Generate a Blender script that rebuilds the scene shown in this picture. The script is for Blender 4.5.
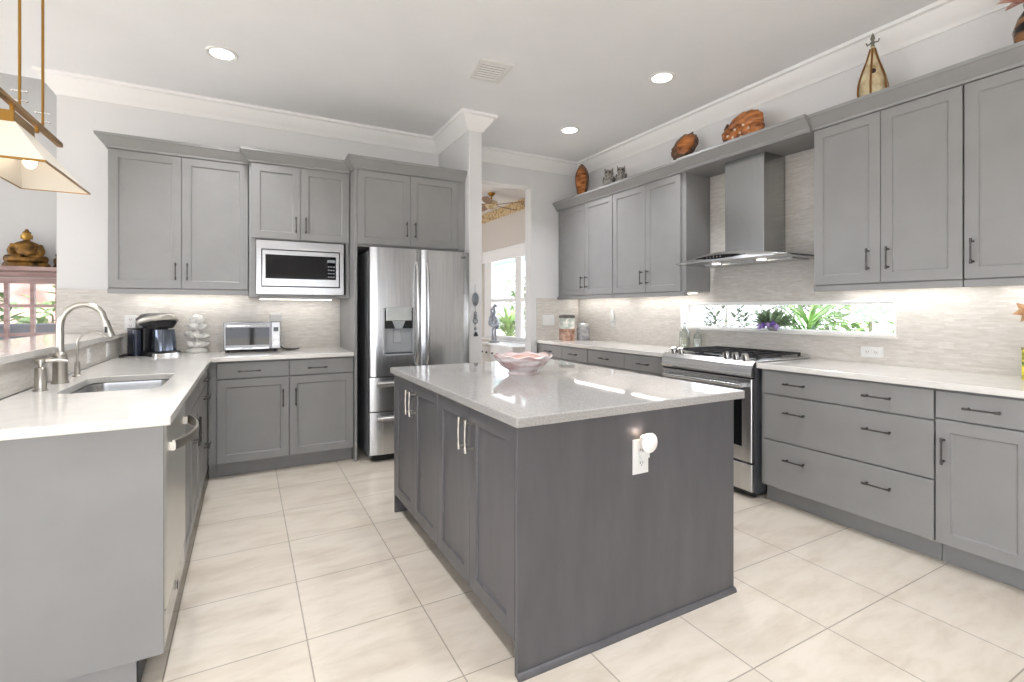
import bpy, bmesh, math, random
from mathutils import Matrix, Vector, noise

random.seed(7)
for o in list(bpy.data.objects):
    bpy.data.objects.remove(o, do_unlink=True)
S = bpy.context.scene
COL = S.collection
PI = math.pi

# ------------------------------------------------------------------ camera
YAW = math.atan(266 / 490.0)
cam = bpy.data.cameras.new('camera')
cam.sensor_width = 36.0
cam.lens = 490.0 / 1024 * 36.0
cam.shift_y = -31.5 / 1024
cam.clip_start = 0.05
cam_o = bpy.data.objects.new('camera', cam)
cam_o.location = (0, 0, 1.27)
cam_o.rotation_euler = (PI / 2, 0, -YAW)
COL.objects.link(cam_o)
S.camera = cam_o

# ------------------------------------------------------------------ world, exposure
SKY = 4.7
W = bpy.data.worlds.new('sky')
S.world = W
W.use_nodes = True
WN = W.node_tree.nodes
WN['Background'].inputs[0].default_value = (0.88, 0.92, 1.0, 1)
WN['Background'].inputs[1].default_value = SKY
sun = bpy.data.lights.new('sun', 'SUN'); sun.energy = 9.0; sun.angle = math.radians(2); sun.color = (1, .97, .92)
sun_o = bpy.data.objects.new('sun', sun); COL.objects.link(sun_o)
sun_o.rotation_euler = (math.radians(20), 0, math.radians(8))
S.view_settings.view_transform = 'Standard'
S.view_settings.look = 'None'
S.view_settings.exposure = 0.07
S.view_settings.gamma = 1.0
S.view_settings.use_curve_mapping = False
S.cycles.max_bounces = 10
S.cycles.diffuse_bounces = 6
S.cycles.glossy_bounces = 5
S.cycles.transmission_bounces = 8
S.cycles.transparent_max_bounces = 12
S.cycles.sample_clamp_indirect = 6.0
S.cycles.caustics_reflective = False
S.cycles.caustics_refractive = False
S.cycles.use_denoising = True
CAN_W, STRIP_W = 8.5, 1.2

def portal(loc, rot, sx, sy):
    l = bpy.data.lights.new('sky_portal', 'AREA'); l.shape = 'RECTANGLE'; l.size = sx; l.size_y = sy; l.cycles.is_portal = True
    o = bpy.data.objects.new('sky_portal', l); o.location = loc; o.rotation_euler = rot; COL.objects.link(o)
portal((-.55, -2.62, .99), (PI / 2, 0, 0), 6.6, 1.98)
portal((-5.02, 1.8, 1.01), (PI / 2, 0, -PI / 2), 5.6, 2.02)
portal((3.75, 2.44, 1.215), (PI / 2, 0, PI / 2), 1.7, .21)
portal((4.25, 7.58, 1.56), (PI / 2, 0, PI / 2), 2.5, 1.7)
portal((.24, 7.6, 1.3), (PI / 2, 0, -PI / 2), 4.0, 2.6)
portal((-2.0, 6.4, 1.1), (PI / 2, 0, PI), 1.3, .95)
portal((-5.02, 5.6, 1.8), (PI / 2, 0, -PI / 2), 1.2, 3.5)

# ------------------------------------------------------------------ materials
def lin(c):
    return tuple(((v / 255) / 12.92 if v / 255 <= 0.04045 else ((v / 255 + 0.055) / 1.055) ** 2.4) for v in c) + (1,)

def mat(name, col, rough=0.5, metal=0.0, **kw):
    m = bpy.data.materials.new(name)
    m.use_nodes = True
    b = m.node_tree.nodes['Principled BSDF']
    b.inputs['Base Color'].default_value = lin(col)
    b.inputs['Roughness'].default_value = rough
    b.inputs['Metallic'].default_value = metal
    for k, v in kw.items():
        b.inputs[k.replace('_', ' ')].default_value = v
    return m

def nodes(m):
    return m.node_tree.nodes, m.node_tree.links, m.node_tree.nodes['Principled BSDF']

def vary(m, c1, c2, scale=(4, 4, 4), detail=4, lo=0.35, hi=0.65, bump=0.0, rough=None):
    """noise-driven colour between c1 and c2 in world metres"""
    N, L, b = nodes(m)
    g = N.new('ShaderNodeNewGeometry')
    mp = N.new('ShaderNodeMapping'); mp.inputs['Scale'].default_value = scale
    nz = N.new('ShaderNodeTexNoise'); nz.inputs['Detail'].default_value = detail; nz.inputs['Scale'].default_value = 1
    cr = N.new('ShaderNodeValToRGB')
    cr.color_ramp.elements[0].position = lo; cr.color_ramp.elements[0].color = lin(c1)
    cr.color_ramp.elements[1].position = hi; cr.color_ramp.elements[1].color = lin(c2)
    L.new(g.outputs['Position'], mp.inputs['Vector']); L.new(mp.outputs['Vector'], nz.inputs['Vector'])
    L.new(nz.outputs['Fac'], cr.inputs['Fac']); L.new(cr.outputs['Color'], b.inputs['Base Color'])
    if bump:
        bp = N.new('ShaderNodeBump'); bp.inputs['Strength'].default_value = bump; bp.inputs['Distance'].default_value = 0.01
        L.new(nz.outputs['Fac'], bp.inputs['Height']); L.new(bp.outputs['Normal'], b.inputs['Normal'])
    if rough:
        mr = N.new('ShaderNodeMapRange'); mr.inputs['To Min'].default_value = rough[0]; mr.inputs['To Max'].default_value = rough[1]
        L.new(nz.outputs['Fac'], mr.inputs['Value']); L.new(mr.outputs['Result'], b.inputs['Roughness'])
    return m

def emit(name, col, strength):
    m = mat(name, col, 0.5)
    b = m.node_tree.nodes['Principled BSDF']
    b.inputs['Emission Color'].default_value = lin(col)
    b.inputs['Emission Strength'].default_value = strength
    return m

def tile_mat(name, axis):
    """thin stone mosaic strips; axis = world axis running along the wall"""
    m = mat(name, (205, 200, 193), 0.32)
    N, L, b = nodes(m)
    g = N.new('ShaderNodeNewGeometry'); sp = N.new('ShaderNodeSeparateXYZ'); cb = N.new('ShaderNodeCombineXYZ')
    L.new(g.outputs['Position'], sp.inputs[0]); L.new(sp.outputs[axis], cb.inputs['X']); L.new(sp.outputs['Z'], cb.inputs['Y'])
    br = N.new('ShaderNodeTexBrick')
    br.inputs['Color1'].default_value = lin((216, 212, 207)); br.inputs['Color2'].default_value = lin((203, 198, 191))
    br.inputs['Mortar'].default_value = lin((204, 200, 194))
    br.inputs['Scale'].default_value = 1; br.inputs['Brick Width'].default_value = 0.075; br.inputs['Row Height'].default_value = 0.0135
    br.inputs['Mortar Size'].default_value = 0.0009; br.inputs['Bias'].default_value = 0.0
    br.offset = 0.37; br.squash = 1.6; br.squash_frequency = 3
    L.new(cb.outputs[0], br.inputs['Vector'])
    mp = N.new('ShaderNodeMapping'); mp.inputs['Scale'].default_value = (16, 74, 1)
    nz = N.new('ShaderNodeTexNoise'); nz.inputs['Scale'].default_value = 1; nz.inputs['Detail'].default_value = 3
    L.new(cb.outputs[0], mp.inputs['Vector']); L.new(mp.outputs[0], nz.inputs['Vector'])
    cr = N.new('ShaderNodeValToRGB')
    cr.color_ramp.elements[0].position = 0.3; cr.color_ramp.elements[0].color = (0.84, 0.83, 0.815, 1)
    cr.color_ramp.elements[1].position = 0.62; cr.color_ramp.elements[1].color = (1, 1, 1, 1)
    L.new(nz.outputs['Fac'], cr.inputs['Fac'])
    mx = N.new('ShaderNodeMix'); mx.data_type = 'RGBA'; mx.blend_type = 'MULTIPLY'; mx.inputs[0].default_value = 0.75
    L.new(br.outputs['Color'], mx.inputs[6]); L.new(cr.outputs['Color'], mx.inputs[7]); L.new(mx.outputs[2], b.inputs['Base Color'])
    bp = N.new('ShaderNodeBump'); bp.inputs['Strength'].default_value = 0.25; bp.inputs['Distance'].default_value = 0.002
    iv = N.new('ShaderNodeMath'); iv.operation = 'SUBTRACT'; iv.inputs[0].default_value = 1
    L.new(br.outputs['Fac'], iv.inputs[1]); L.new(iv.outputs[0], bp.inputs['Height']); L.new(bp.outputs[0], b.inputs['Normal'])
    return m

def floor_mat():
    m = mat('floor_tile', (220, 213, 203), 0.3)
    N, L, b = nodes(m)
    g = N.new('ShaderNodeNewGeometry')
    sx_ = N.new('ShaderNodeSeparateXYZ'); mn = N.new('ShaderNodeMath'); mn.operation = 'MINIMUM'; mn.inputs[1].default_value = 2.9; cbx = N.new('ShaderNodeCombineXYZ')
    L.new(g.outputs['Position'], sx_.inputs[0]); L.new(sx_.outputs['X'], mn.inputs[0]); L.new(mn.outputs[0], cbx.inputs['X']); L.new(sx_.outputs['Y'], cbx.inputs['Y'])
    mp = N.new('ShaderNodeMapping'); mp.inputs['Location'].default_value = (-0.209 + 0.457 * 20 + 0.0025, -1.118 + 0.457 * 20 + 0.0025, 0)
    br = N.new('ShaderNodeTexBrick'); br.offset = 0; br.squash = 1
    br.inputs['Scale'].default_value = 1; br.inputs['Brick Width'].default_value = 0.457; br.inputs['Row Height'].default_value = 0.457
    br.inputs['Mortar Size'].default_value = 0.0026; br.inputs['Mortar Smooth'].default_value = 0.1
    br.inputs['Color1'].default_value = lin((219, 211, 199)); br.inputs['Color2'].default_value = lin((212, 203, 190))
    br.inputs['Mortar'].default_value = lin((160, 152, 140))
    L.new(cbx.outputs[0], mp.inputs['Vector']); L.new(mp.outputs[0], br.inputs['Vector'])
    def layer(scale, p0, c0, p1, c1, det):
        q = N.new('ShaderNodeMapping'); q.inputs['Scale'].default_value = scale
        nz = N.new('ShaderNodeTexNoise'); nz.inputs['Scale'].default_value = 1; nz.inputs['Detail'].default_value = det; nz.inputs['Roughness'].default_value = 0.6
        nz.inputs['Distortion'].default_value = 0.4
        cr = N.new('ShaderNodeValToRGB')
        cr.color_ramp.elements[0].position = p0; cr.color_ramp.elements[0].color = c0
        cr.color_ramp.elements[1].position = p1; cr.color_ramp.elements[1].color = c1
        L.new(g.outputs['Position'], q.inputs['Vector']); L.new(q.outputs[0], nz.inputs['Vector']); L.new(nz.outputs['Fac'], cr.inputs['Fac'])
        return cr
    a = layer((2.2, 7, 1), 0.36, (0.84, 0.815, 0.785, 1), 0.56, (1, 1, 1, 1), 6)
    c = layer((5, 16, 1), 0.30, (0.88, 0.86, 0.83, 1), 0.5, (1, 1, 1, 1), 5)
    prev = br.outputs['Color']
    for lay, f in ((a, 0.8), (c, 0.7)):
        mx = N.new('ShaderNodeMix'); mx.data_type = 'RGBA'; mx.blend_type = 'MULTIPLY'; mx.inputs[0].default_value = f
        L.new(prev, mx.inputs[6]); L.new(lay.outputs['Color'], mx.inputs[7]); prev = mx.outputs[2]
    L.new(prev, b.inputs['Base Color'])
    bp = N.new('ShaderNodeBump'); bp.inputs['Strength'].default_value = 0.3; bp.inputs['Distance'].default_value = 0.002
    iv = N.new('ShaderNodeMath'); iv.operation = 'SUBTRACT'; iv.inputs[0].default_value = 1
    L.new(br.outputs['Fac'], iv.inputs[1]); L.new(iv.outputs[0], bp.inputs['Height']); L.new(bp.outputs[0], b.inputs['Normal'])
    return m

def glass_mat(name, tint=(255, 255, 255), refl=0.08):
    m = bpy.data.materials.new(name); m.use_nodes = True
    N, L = m.node_tree.nodes, m.node_tree.links
    N.clear()
    out = N.new('ShaderNodeOutputMaterial'); mx = N.new('ShaderNodeMixShader')
    t = N.new('ShaderNodeBsdfTransparent'); t.inputs[0].default_value = lin(tint)
    gl = N.new('ShaderNodeBsdfGlossy'); gl.inputs['Roughness'].default_value = 0.02
    lw = N.new('ShaderNodeLayerWeight'); lw.inputs[0].default_value = 0.3
    mr = N.new('ShaderNodeMapRange'); mr.inputs['To Min'].default_value = refl; mr.inputs['To Max'].default_value = 0.6
    L.new(lw.outputs['Facing'], mr.inputs['Value']); L.new(mr.outputs[0], mx.inputs[0])
    L.new(t.outputs[0], mx.inputs[1]); L.new(gl.outputs[0], mx.inputs[2]); L.new(mx.outputs[0], out.inputs[0])
    return m

M = {}
M['wall'] = vary(mat('wall_paint', (220, 220, 221), 0.6), (219, 219, 220), (222, 222, 223), (2, 2, 2))
M['wall2'] = mat('living_wall_paint', (196, 196, 196), 0.6)
M['wall3'] = mat('dining_wall_paint', (214, 208, 202), 0.6)
M['ceil'] = vary(mat('ceiling_paint', (238, 239, 241), 0.7), (237, 238, 240), (240, 241, 243), (2, 2, 2))
M['trim'] = mat('white_trim', (240, 240, 240), 0.4)
M['cab'] = vary(mat('grey_cabinet_paint', (141, 141, 141), 0.42), (139, 139, 139), (143, 143, 143), (6, 6, 6))
M['island'] = vary(mat('dark_stained_wood', (92, 91, 94), 0.36), (83, 82, 85), (93, 92, 95), (14, 14, 3.0), 5, 0.3, 0.7, 0.0)
M['counter'] = vary(mat('white_quartz', (222, 220, 216), 0.08), (219, 217, 213), (225, 223, 219), (14, 14, 14), 5)
M['quartz'] = vary(mat('grey_quartz', (160, 158, 156), 0.045), (150, 148, 146), (168, 166, 164), (130, 130, 130), 6, 0.35, 0.65)
M['tile_x'] = tile_mat('mosaic_tile_back', 'X')
M['tile_y'] = tile_mat('mosaic_tile_side', 'Y')
M['floor'] = floor_mat()
M['steel'] = vary(mat('brushed_steel', (200, 200, 200), 0.25, 1.0), (196, 197, 198), (206, 206, 206), (60, 60, 2), 2, 0.4, 0.6, 0, (0.2, 0.3))
M['steel_h'] = vary(mat('brushed_steel_horizontal', (200, 200, 200), 0.25, 1.0), (194, 195, 197), (206, 206, 206), (3, 3, 140), 2, 0.4, 0.6, 0, (0.18, 0.3))
M['steel_hood'] = vary(mat('hood_steel', (176, 178, 178), 0.34, 1.0), (174, 175, 175), (179, 180, 180), (60, 60, 2), 2, 0.3, 0.7, 0, (0.22, 0.26))
M['chrome'] = mat('polished_chrome', (215, 215, 215), 0.1, 1.0)
M['nickel'] = mat('brushed_nickel', (190, 186, 178), 0.28, 1.0)
M['pull'] = mat('gunmetal_pull', (92, 90, 90), 0.35, 0.9)
M['brass'] = mat('brass', (168, 128, 66), 0.28, 1.0)
M['black'] = mat('black_plastic', (22, 22, 24), 0.35)
M['iron'] = mat('cast_iron', (34, 34, 36), 0.55)
M['blackglass'] = mat('black_glass', (12, 13, 16), 0.04)
M['darkgrey'] = mat('dark_grey_enamel', (72, 74, 78), 0.4)
M['midgrey'] = mat('grey_plastic', (128, 132, 136), 0.4)
M['white'] = mat('white_plastic', (226, 226, 225), 0.35)
M['ceramic'] = mat('white_ceramic', (246, 245, 243), 0.3)
M['glass'] = glass_mat('window_glass')
M['bottle'] = glass_mat('clear_glass', (232, 238, 236), 0.16)
M['lens'] = emit('lamp_lens', (255, 250, 242), 9)
M['led'] = emit('led_strip', (255, 248, 238), 8)
M['bulb'] = emit('glowing_bulb', (255, 226, 190), 4)

# ------------------------------------------------------------------ mesh builder
class MB:
    def __init__(self, mtx=None):
        self.bm = bmesh.new()
        self.M = mtx or Matrix.Identity(4)
        self.idx = 0
    def v(self, co):
        return self.bm.verts.new(self.M @ Vector(co))
    def f(self, vs):
        try:
            fc = self.bm.faces.new(vs); fc.material_index = self.idx
            return fc
        except ValueError:
            return None
    def box(self, x0, x1, y0, y1, z0, z1):
        V = [self.v((x, y, z)) for z in (z0, z1) for y in (y0, y1) for x in (x0, x1)]
        for q in ((0, 1, 3, 2), (4, 6, 7, 5), (0, 4, 5, 1), (2, 3, 7, 6), (0, 2, 6, 4), (1, 5, 7, 3)):
            self.f([V[i] for i in q])
        return self
    def hull8(self, lo, hi):
        """two rings of the same count of points, capped"""
        return self.loft([lo, hi])
    def loft(self, rings, cap0=True, cap1=True, closed=True):
        R = [[self.v(p) for p in r] for r in rings]
        n = len(R[0])
        for a, b in zip(R, R[1:]):
            for i in range(n if closed else n - 1):
                self.f([a[i], a[(i + 1) % n], b[(i + 1) % n], b[i]])
        if cap0: self.f(R[0][::-1])
        if cap1: self.f(R[-1])
        return self
    def tube(self, pts, r, seg=10, cap=True):
        P = [Vector(p) for p in pts]
        rs = r if isinstance(r, (list, tuple)) else [r] * len(P)
        rings = []
        prev = None
        for i, p in enumerate(P):
            d = (P[min(i + 1, len(P) - 1)] - P[max(i - 1, 0)]).normalized()
            if prev is None:
                a = d.orthogonal().normalized()
            else:
                a = (prev - d * prev.dot(d)).normalized()
            prev = a
            b = d.cross(a)
            rings.append([p + (a * math.cos(t) + b * math.sin(t)) * rs[i] for t in (2 * PI * k / seg for k in range(seg))])
        return self.loft(rings, cap, cap)
    def cyl(self, p0, p1, r0, r1=None, seg=16):
        return self.tube([p0, p1], [r0, r0 if r1 is None else r1], seg)
    def lathe(self, c, prof, seg=24, wob=None):
        c = Vector(c)
        rings = []
        for k, (r, z) in enumerate(prof):
            rings.append([c + Vector((max(r, 1e-4) * (wob(t, k) if wob else 1) * math.cos(t), max(r, 1e-4) * (wob(t, k) if wob else 1) * math.sin(t), z)) for t in (2 * PI * i / seg for i in range(seg))])
        return self.loft(rings)
    def ball(self, c, r, seg=16, rings=10, fn=None):
        if not isinstance(r, (tuple, list)): r = (r, r, r)
        R = []
        for i in range(rings + 1):
            ph = -PI / 2 + PI * i / rings
            ring = []
            for k in range(seg):
                t = 2 * PI * k / seg
                d = Vector((math.cos(ph) * math.cos(t), math.cos(ph) * math.sin(t), math.sin(ph)))
                s = fn(d) if fn else 1
                if i in (0, rings): d = Vector((1e-4 * math.cos(t), 1e-4 * math.sin(t), d.z))
                ring.append(Vector(c) + Vector((d.x * r[0], d.y * r[1], d.z * r[2])) * s)
            R.append(ring)
        return self.loft(R)
    def slab(self, outer, holes, z0, z1):
        bm = self.bm
        loops = [[bm.verts.new((x, y, z1)) for x, y in lp] for lp in [outer] + list(holes)]
        ed = []
        for lp in loops:
            for i in range(len(lp)):
                ed.append(bm.edges.new((lp[i], lp[(i + 1) % len(lp)])))
        r = bmesh.ops.triangle_fill(bm, edges=ed, use_beauty=True, use_dissolve=False)
        fs = [g for g in r['geom'] if isinstance(g, bmesh.types.BMFace)]
        ex = bmesh.ops.extrude_face_region(bm, geom=fs, use_keep_orig=True)
        nv = [g for g in ex['geom'] if isinstance(g, bmesh.types.BMVert)]
        for q in nv: q.co.z = z0
        for q in nv + [a for lp in loops for a in lp]: q.co = self.M @ q.co
        return self
    def sweep(self, path, prof, side=1, closed=False):
        """profile [(out,z)] swept along plan path [(x,y)] with mitred corners"""
        P = [Vector((p[0], p[1])) for p in path]
        n = len(P)
        rings = []
        for i in range(n):
            def nrm(a, b):
                d = (b - a).normalized(); return Vector((-d.y, d.x)) * side
            if i == 0 and not closed: m = nrm(P[0], P[1])
            elif i == n - 1 and not closed: m = nrm(P[-2], P[-1])
            else:
                a = nrm(P[i - 1], P[i]); b = nrm(P[i], P[(i + 1) % n])
                m = (a + b) / max(0.2, 1 + a.dot(b))
            rings.append([(P[i].x + m.x * o, P[i].y + m.y * o, z) for o, z in prof])
        if closed:
            return self.loft(rings + [rings[0]], False, False)
        return self.loft(rings)
    def shaker(self, a0, a1, c0, c1, b0, t=0.02, fw=0.058, rec=0.009):
        def ring(i, b): return [(a0 + i, b, c0 + i), (a1 - i, b, c0 + i), (a1 - i, b, c1 - i), (a0 + i, b, c1 - i)]
        b1 = b0 + t
        R = [ring(0, b0), ring(0, b1 - 0.0015), ring(0.0015, b1), ring(fw, b1), ring(fw + 0.002, b1 - rec * 0.6), ring(fw + 0.007, b1 - rec)]
        return self.loft(R)
    def panel(self, a0, a1, c0, c1, b0, t=0.02, e=0.002):
        def ring(i, b): return [(a0 + i, b, c0 + i), (a1 - i, b, c0 + i), (a1 - i, b, c1 - i), (a0 + i, b, c1 - i)]
        return self.loft([ring(0, b0), ring(0, b0 + t - e), ring(e, b0 + t)])
    def pull(self, a, c, L, vert, b0, off=0.03, r=0.0045):
        h = L / 2
        def P(s, b): return (a, b, c + s) if vert else (a + s, b, c)
        n = 9
        self.tube([P(-h - 0.008 + (L + 0.016) * i / (n - 1), b0 + off + 0.003 * (1 - (2 * i / (n - 1) - 1) ** 2)) for i in range(n)],
                  [r * 1.35, r * 1.35, r * .8] + [r] * (n - 6) + [r * .8, r * 1.35, r * 1.35], 8)
        for s in (-h + 0.006, h - 0.006):
            self.cyl(P(s, b0), P(s, b0 + off), r * 1.3, r * .9, 8)
        return self

def link(name, mb, mats, parent=None, smooth=None, bevel=0.0):
    bm = mb.bm
    bmesh.ops.remove_doubles(bm, verts=bm.verts, dist=1e-6)
    bmesh.ops.recalc_face_normals(bm, faces=bm.faces)
    me = bpy.data.meshes.new(name)
    bm.to_mesh(me); bm.free()
    off = Vector((0, 0, 0)); p = parent
    while p is not None:
        off += p.location; p = p.parent
    me.transform(Matrix.Translation(-off))
    for m in (mats if isinstance(mats, (list, tuple)) else [mats]):
        me.materials.append(m)
    if smooth is not None:
        me.polygons.foreach_set('use_smooth', [True] * len(me.polygons))
        me.set_sharp_from_angle(angle=math.radians(smooth))
    o = bpy.data.objects.new(name, me)
    COL.objects.link(o)
    if parent is not None: o.parent = parent
    if bevel:
        md = o.modifiers.new('edge', 'BEVEL'); md.width = bevel; md.segments = 2; md.limit_method = 'ANGLE'; md.angle_limit = math.radians(50)
    return o

def tag(o, label=None, cat=None, group=None, kind=None):
    if label: o['label'] = label
    if cat: o['category'] = cat
    if group: o['group'] = group
    if kind: o['kind'] = kind
    return o

def thing(name, label, cat, loc=(0, 0, 0), group=None):
    o = bpy.data.objects.new(name, None)
    o.empty_display_size = 0.1
    o.location = loc
    COL.objects.link(o)
    return tag(o, label, cat, group)

def single(name, mb, mats, label, cat, loc, group=None, smooth=None, bevel=0.0):
    """a thing that is one mesh, origin at loc"""
    mb.bm.verts.ensure_lookup_table()
    o = link(name, mb, mats, None, smooth, bevel)
    o.data.transform(Matrix.Translation(-Vector(loc))); o.location = loc
    return tag(o, label, cat, group)

def struct(name, mb, mats, parent=None, smooth=None, bevel=0.0):
    o = link(name, mb, mats, parent, smooth, bevel)
    if parent is None: o['kind'] = 'structure'
    return o

def F(o, u, n):
    """local (a along u, b along outward n, c up) to world"""
    u = Vector(u); n = Vector(n); z = Vector((0, 0, 1)); o = Vector(o)
    return Matrix(((u.x, n.x, z.x, o.x), (u.y, n.y, z.y, o.y), (u.z, n.z, z.z, o.z), (0, 0, 0, 1)))

def T(loc, rz=0, s=1):
    return Matrix.Translation(loc) @ Matrix.Rotation(rz, 4, 'Z') @ Matrix.Scale(s, 4)

# ------------------------------------------------------------------ the room
WX, WY, CZ = 3.62, 4.93, 3.05
struct('floor', MB().box(-5, 5.2, -3.5, 10.5, -0.1, 0), M['floor'])
struct('ground_bounce', MB().box(-14, 12, -16, -3.5, -.12, -.02).box(-14, -5.001, -3.5, 10.5, -.12, -.02), mat('bounce_stone', (222, 216, 206), .7))  # unseen bright terrace, added to bounce sunlight onto the ceiling
mb = MB().box(-5.12, WX + .14, -2.72, 5.07, CZ, CZ + .12)
struct('ceiling', mb, M['ceil'])
struct('ceiling_living', MB().box(-5, -1.1, 5.07, 8, 3.62, 3.72), M['ceil'])
struct('wall_header', MB().box(-5, -1.266, 4.95, 5.07, CZ + .12, 3.72), M['wall2'])
struct('wall_back', MB().box(-1.266, 1.92, WY, 5.07, 0, CZ), M['wall'])
struct('wall_stub', MB().box(1.79, 1.92, 4.12, WY, 0, CZ), M['wall'], bevel=.006)
mb = MB().box(1.92, 2.0, WY, 5.07, 0, CZ).box(2.0, 2.93, WY, 5.07, 2.70, CZ).box(2.93, WX + .14, WY, 5.07, 0, CZ)
wf = struct('wall_far', mb, M['wall'])
# right wall with the low strip window
wy0, wy1, wz0, wz1 = 1.563, 3.31, 1.10, 1.333
mb = MB().box(WX, WX + .14, -2.72, wy0, 0, CZ).box(WX, WX + .14, wy1, WY, 0, CZ).box(WX, WX + .14, wy0, wy1, 0, wz0).box(WX, WX + .14, wy0, wy1, wz1, CZ)
wr = struct('wall_right', mb, M['wall'])
# walls behind the camera with their glass doors
struct('wall_rear', MB().box(-5.12, -3.85, -2.72, -2.6, 0, CZ).box(1.6, WX, -2.72, -2.6, 0, CZ).box(-3.85, 2.75, -2.72, -2.6, 1.98, CZ), M['wall'])
mb = MB().box(-3.85, 2.75, -2.69, -2.63, 1.92, 1.98).box(-3.85, 2.75, -2.69, -2.63, 0, .04)
for k in range(6):
    x = -3.85 + 6.6 * k / 5
    mb.box(max(-3.85, x - .05), min(2.75, x + .05), -2.69, -2.63, .04, 1.92)
struct('door_1', mb, M['trim'])
struct('wall_left', MB().box(-5.12, -5, -2.6, -1.0, 0, CZ).box(-5.12, -5, 4.6, 5.07, 0, CZ).box(-5.12, -5, -1.0, 4.6, 2.02, CZ), M['wall'])
mb = MB().box(-5.09, -5.03, -1.0, 4.6, 1.95, 2.02)
for k in range(5):
    y = -1.0 + 5.6 * k / 4
    mb.box(-5.09, -5.03, max(-1.0, y - .05), min(4.6, y + .05), 0, 1.95)
struct('door_2', mb, M['trim'])
tx = WX - .008
mb = MB().box(tx, WX, .2, wy0, .914, 1.43).box(tx, WX, wy1, WY, .914, 1.43).box(tx, WX, wy0, wy1, .914, wz0).box(tx, WX, wy0, wy1, wz1, 1.43).box(tx, WX, 1.895, 2.972, 1.43, 2.436)
link('tile_backsplash', mb, M['tile_y'], wr)
link('tile_backsplash', MB().box(3.004, WX - .009, WY - .008, WY, .914, 1.406), M['tile_x'], wf)
wb = bpy.data.objects['wall_back']
link('tile_backsplash', MB().box(-1.266, .793, WY - .008, WY, .914, 1.43), M['tile_x'], wb)

# strip window: lining, sill, frame and one pane
w1 = thing('window_1', None, None, (WX, 2.44, wz0)); w1['kind'] = 'structure'
mb = MB().box(WX - .012, WX + .1, wy0, wy0 + .01, wz0, wz1).box(WX - .012, WX + .1, wy1 - .01, wy1, wz0, wz1).box(WX - .012, WX + .1, wy0 + .01, wy1 - .01, wz1 - .012, wz1)
link('lining', mb, M['trim'], w1)
link('sill', MB().box(WX - .03, WX + .1, wy0 - .012, wy1 + .012, wz0 - .016, wz0 + .004), M['counter'], w1, bevel=.003)
mb = MB()
for a in ((wy0 + .01, wy0 + .03, wz0 + .004, wz1 - .012), (wy1 - .03, wy1 - .01, wz0 + .004, wz1 - .012), (wy0 + .03, wy1 - .03, wz0 + .004, wz0 + .018), (wy0 + .03, wy1 - .03, wz1 - .028, wz1 - .012)):
    mb.box(WX + .09, WX + .125, a[0], a[1], a[2], a[3])
link('frame', mb, M['trim'], w1)
link('pane', MB().box(WX + .105, WX + .109, wy0 + .03, wy1 - .03, wz0 + .018, wz1 - .028), M['glass'], w1)

# crown moulding round the kitchen
prof = [(0, 2.908), (.010, 2.908), (.016, 2.925), (.03, 2.94), (.052, 2.965), (.078, 3.005), (.088, 3.022), (.11, 3.027), (.11, CZ), (0, CZ)]
mb = MB().sweep([(WX, -2.59), (WX, WY), (1.92, WY), (1.92, 4.12), (1.79, 4.12), (1.79, WY), (-1.266, WY), (-1.266, 5.06)], prof, 1)
struct('trim_1', mb, M['trim'], smooth=30)
# half wall behind the sink, tiled on the kitchen side
wh = struct('wall_half', MB().box(-1.0, -.866, 2.04, 4.925, 0, 1.053), M['wall'])
link('tile_backsplash', MB().box(-.866, -.856, 2.04, 4.84, .916, 1.053), M['tile_y'], wh)
link('end_trim', MB().box(-.866, -.846, 4.841, 4.92, .916, 1.053), M['trim'], wh)

# dining room beyond the opening
DZ = 3.16
dx = 4.15
mb = MB().box(dx, dx + .14, 5.07, 6.3, 0, DZ).box(dx, dx + .14, 8.85, 10, 0, DZ).box(dx, dx + .14, 6.3, 8.85, 0, .72).box(dx, dx + .14, 6.3, 8.85, 2.41, DZ)
wd = struct('wall_dining', mb, M['wall3'])
struct('wall_dining_back', MB().box(.4, dx + .14, 10, 10.14, 0, DZ), M['wall3'])
struct('ceiling_dining', MB().box(.26, dx + .14, 5.07, 10.14, DZ, DZ + .1), M['ceil'])
struct('wall_dining_front', MB().box(WX + .14, dx + .14, 4.95, 5.07, 0, DZ), M['wall3'])
m = vary(mat('border_paper', (196, 168, 120), 0.6), (150, 116, 72), (216, 192, 150), (22, 22, 22), 4, 0.36, 0.5)
struct('trim_2', MB().box(dx - .006, dx - .001, 5.08, 9.99, 2.975, 3.155), m)
struct('wall_dining_left', MB().box(.26, .4, 5.07, 5.6, 0, DZ).box(.26, .4, 9.6, 10, 0, DZ).box(.26, .4, 5.6, 9.6, 2.6, DZ), M['wall3'])
w2 = thing('window_2', None, None, (dx, 7.5, .72)); w2['kind'] = 'structure'
mb = MB()
y0, y1, z0, z1 = 6.3, 8.85, .72, 2.41
for a in ((y0, y0 + .07, z0, z1), (y1 - .30, y1, z0, z1), (y0 + .07, y1 - .30, z0, z0 + .06), (y0 + .07, y1 - .30, z1 - .07, z1)):
    mb.box(dx + .03, dx + .1, *a)
for yc in (6.85, 7.49): mb.box(dx + .034, dx + .096, yc - .10, yc + .10, z0 + .002, z1 - .002)
mb.box(dx + .038, dx + .092, y0 + .002, y1 - .002, 1.41, 1.47)
link('frame', mb, M['trim'], w2)
link('sill', MB().box(dx - .05, dx + .03, y0 - .03, y1 + .03, z0 - .03, z0), M['trim'], w2, bevel=.004)
link('pane', MB().box(dx + .06, dx + .064, y0 + .07, y1 - .07, z0 + .06, z1 - .07), M['glass'], w2)
link('blind', MB().box(dx - .02, dx + .02, y0 + .01, y1 - .01, 2.19, 2.40).cyl((dx - .02, y0 + .01, 2.19), (dx - .02, y1 - .01, 2.19), .016), mat('white_blind', (244, 244, 246), .6), w2)

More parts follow.
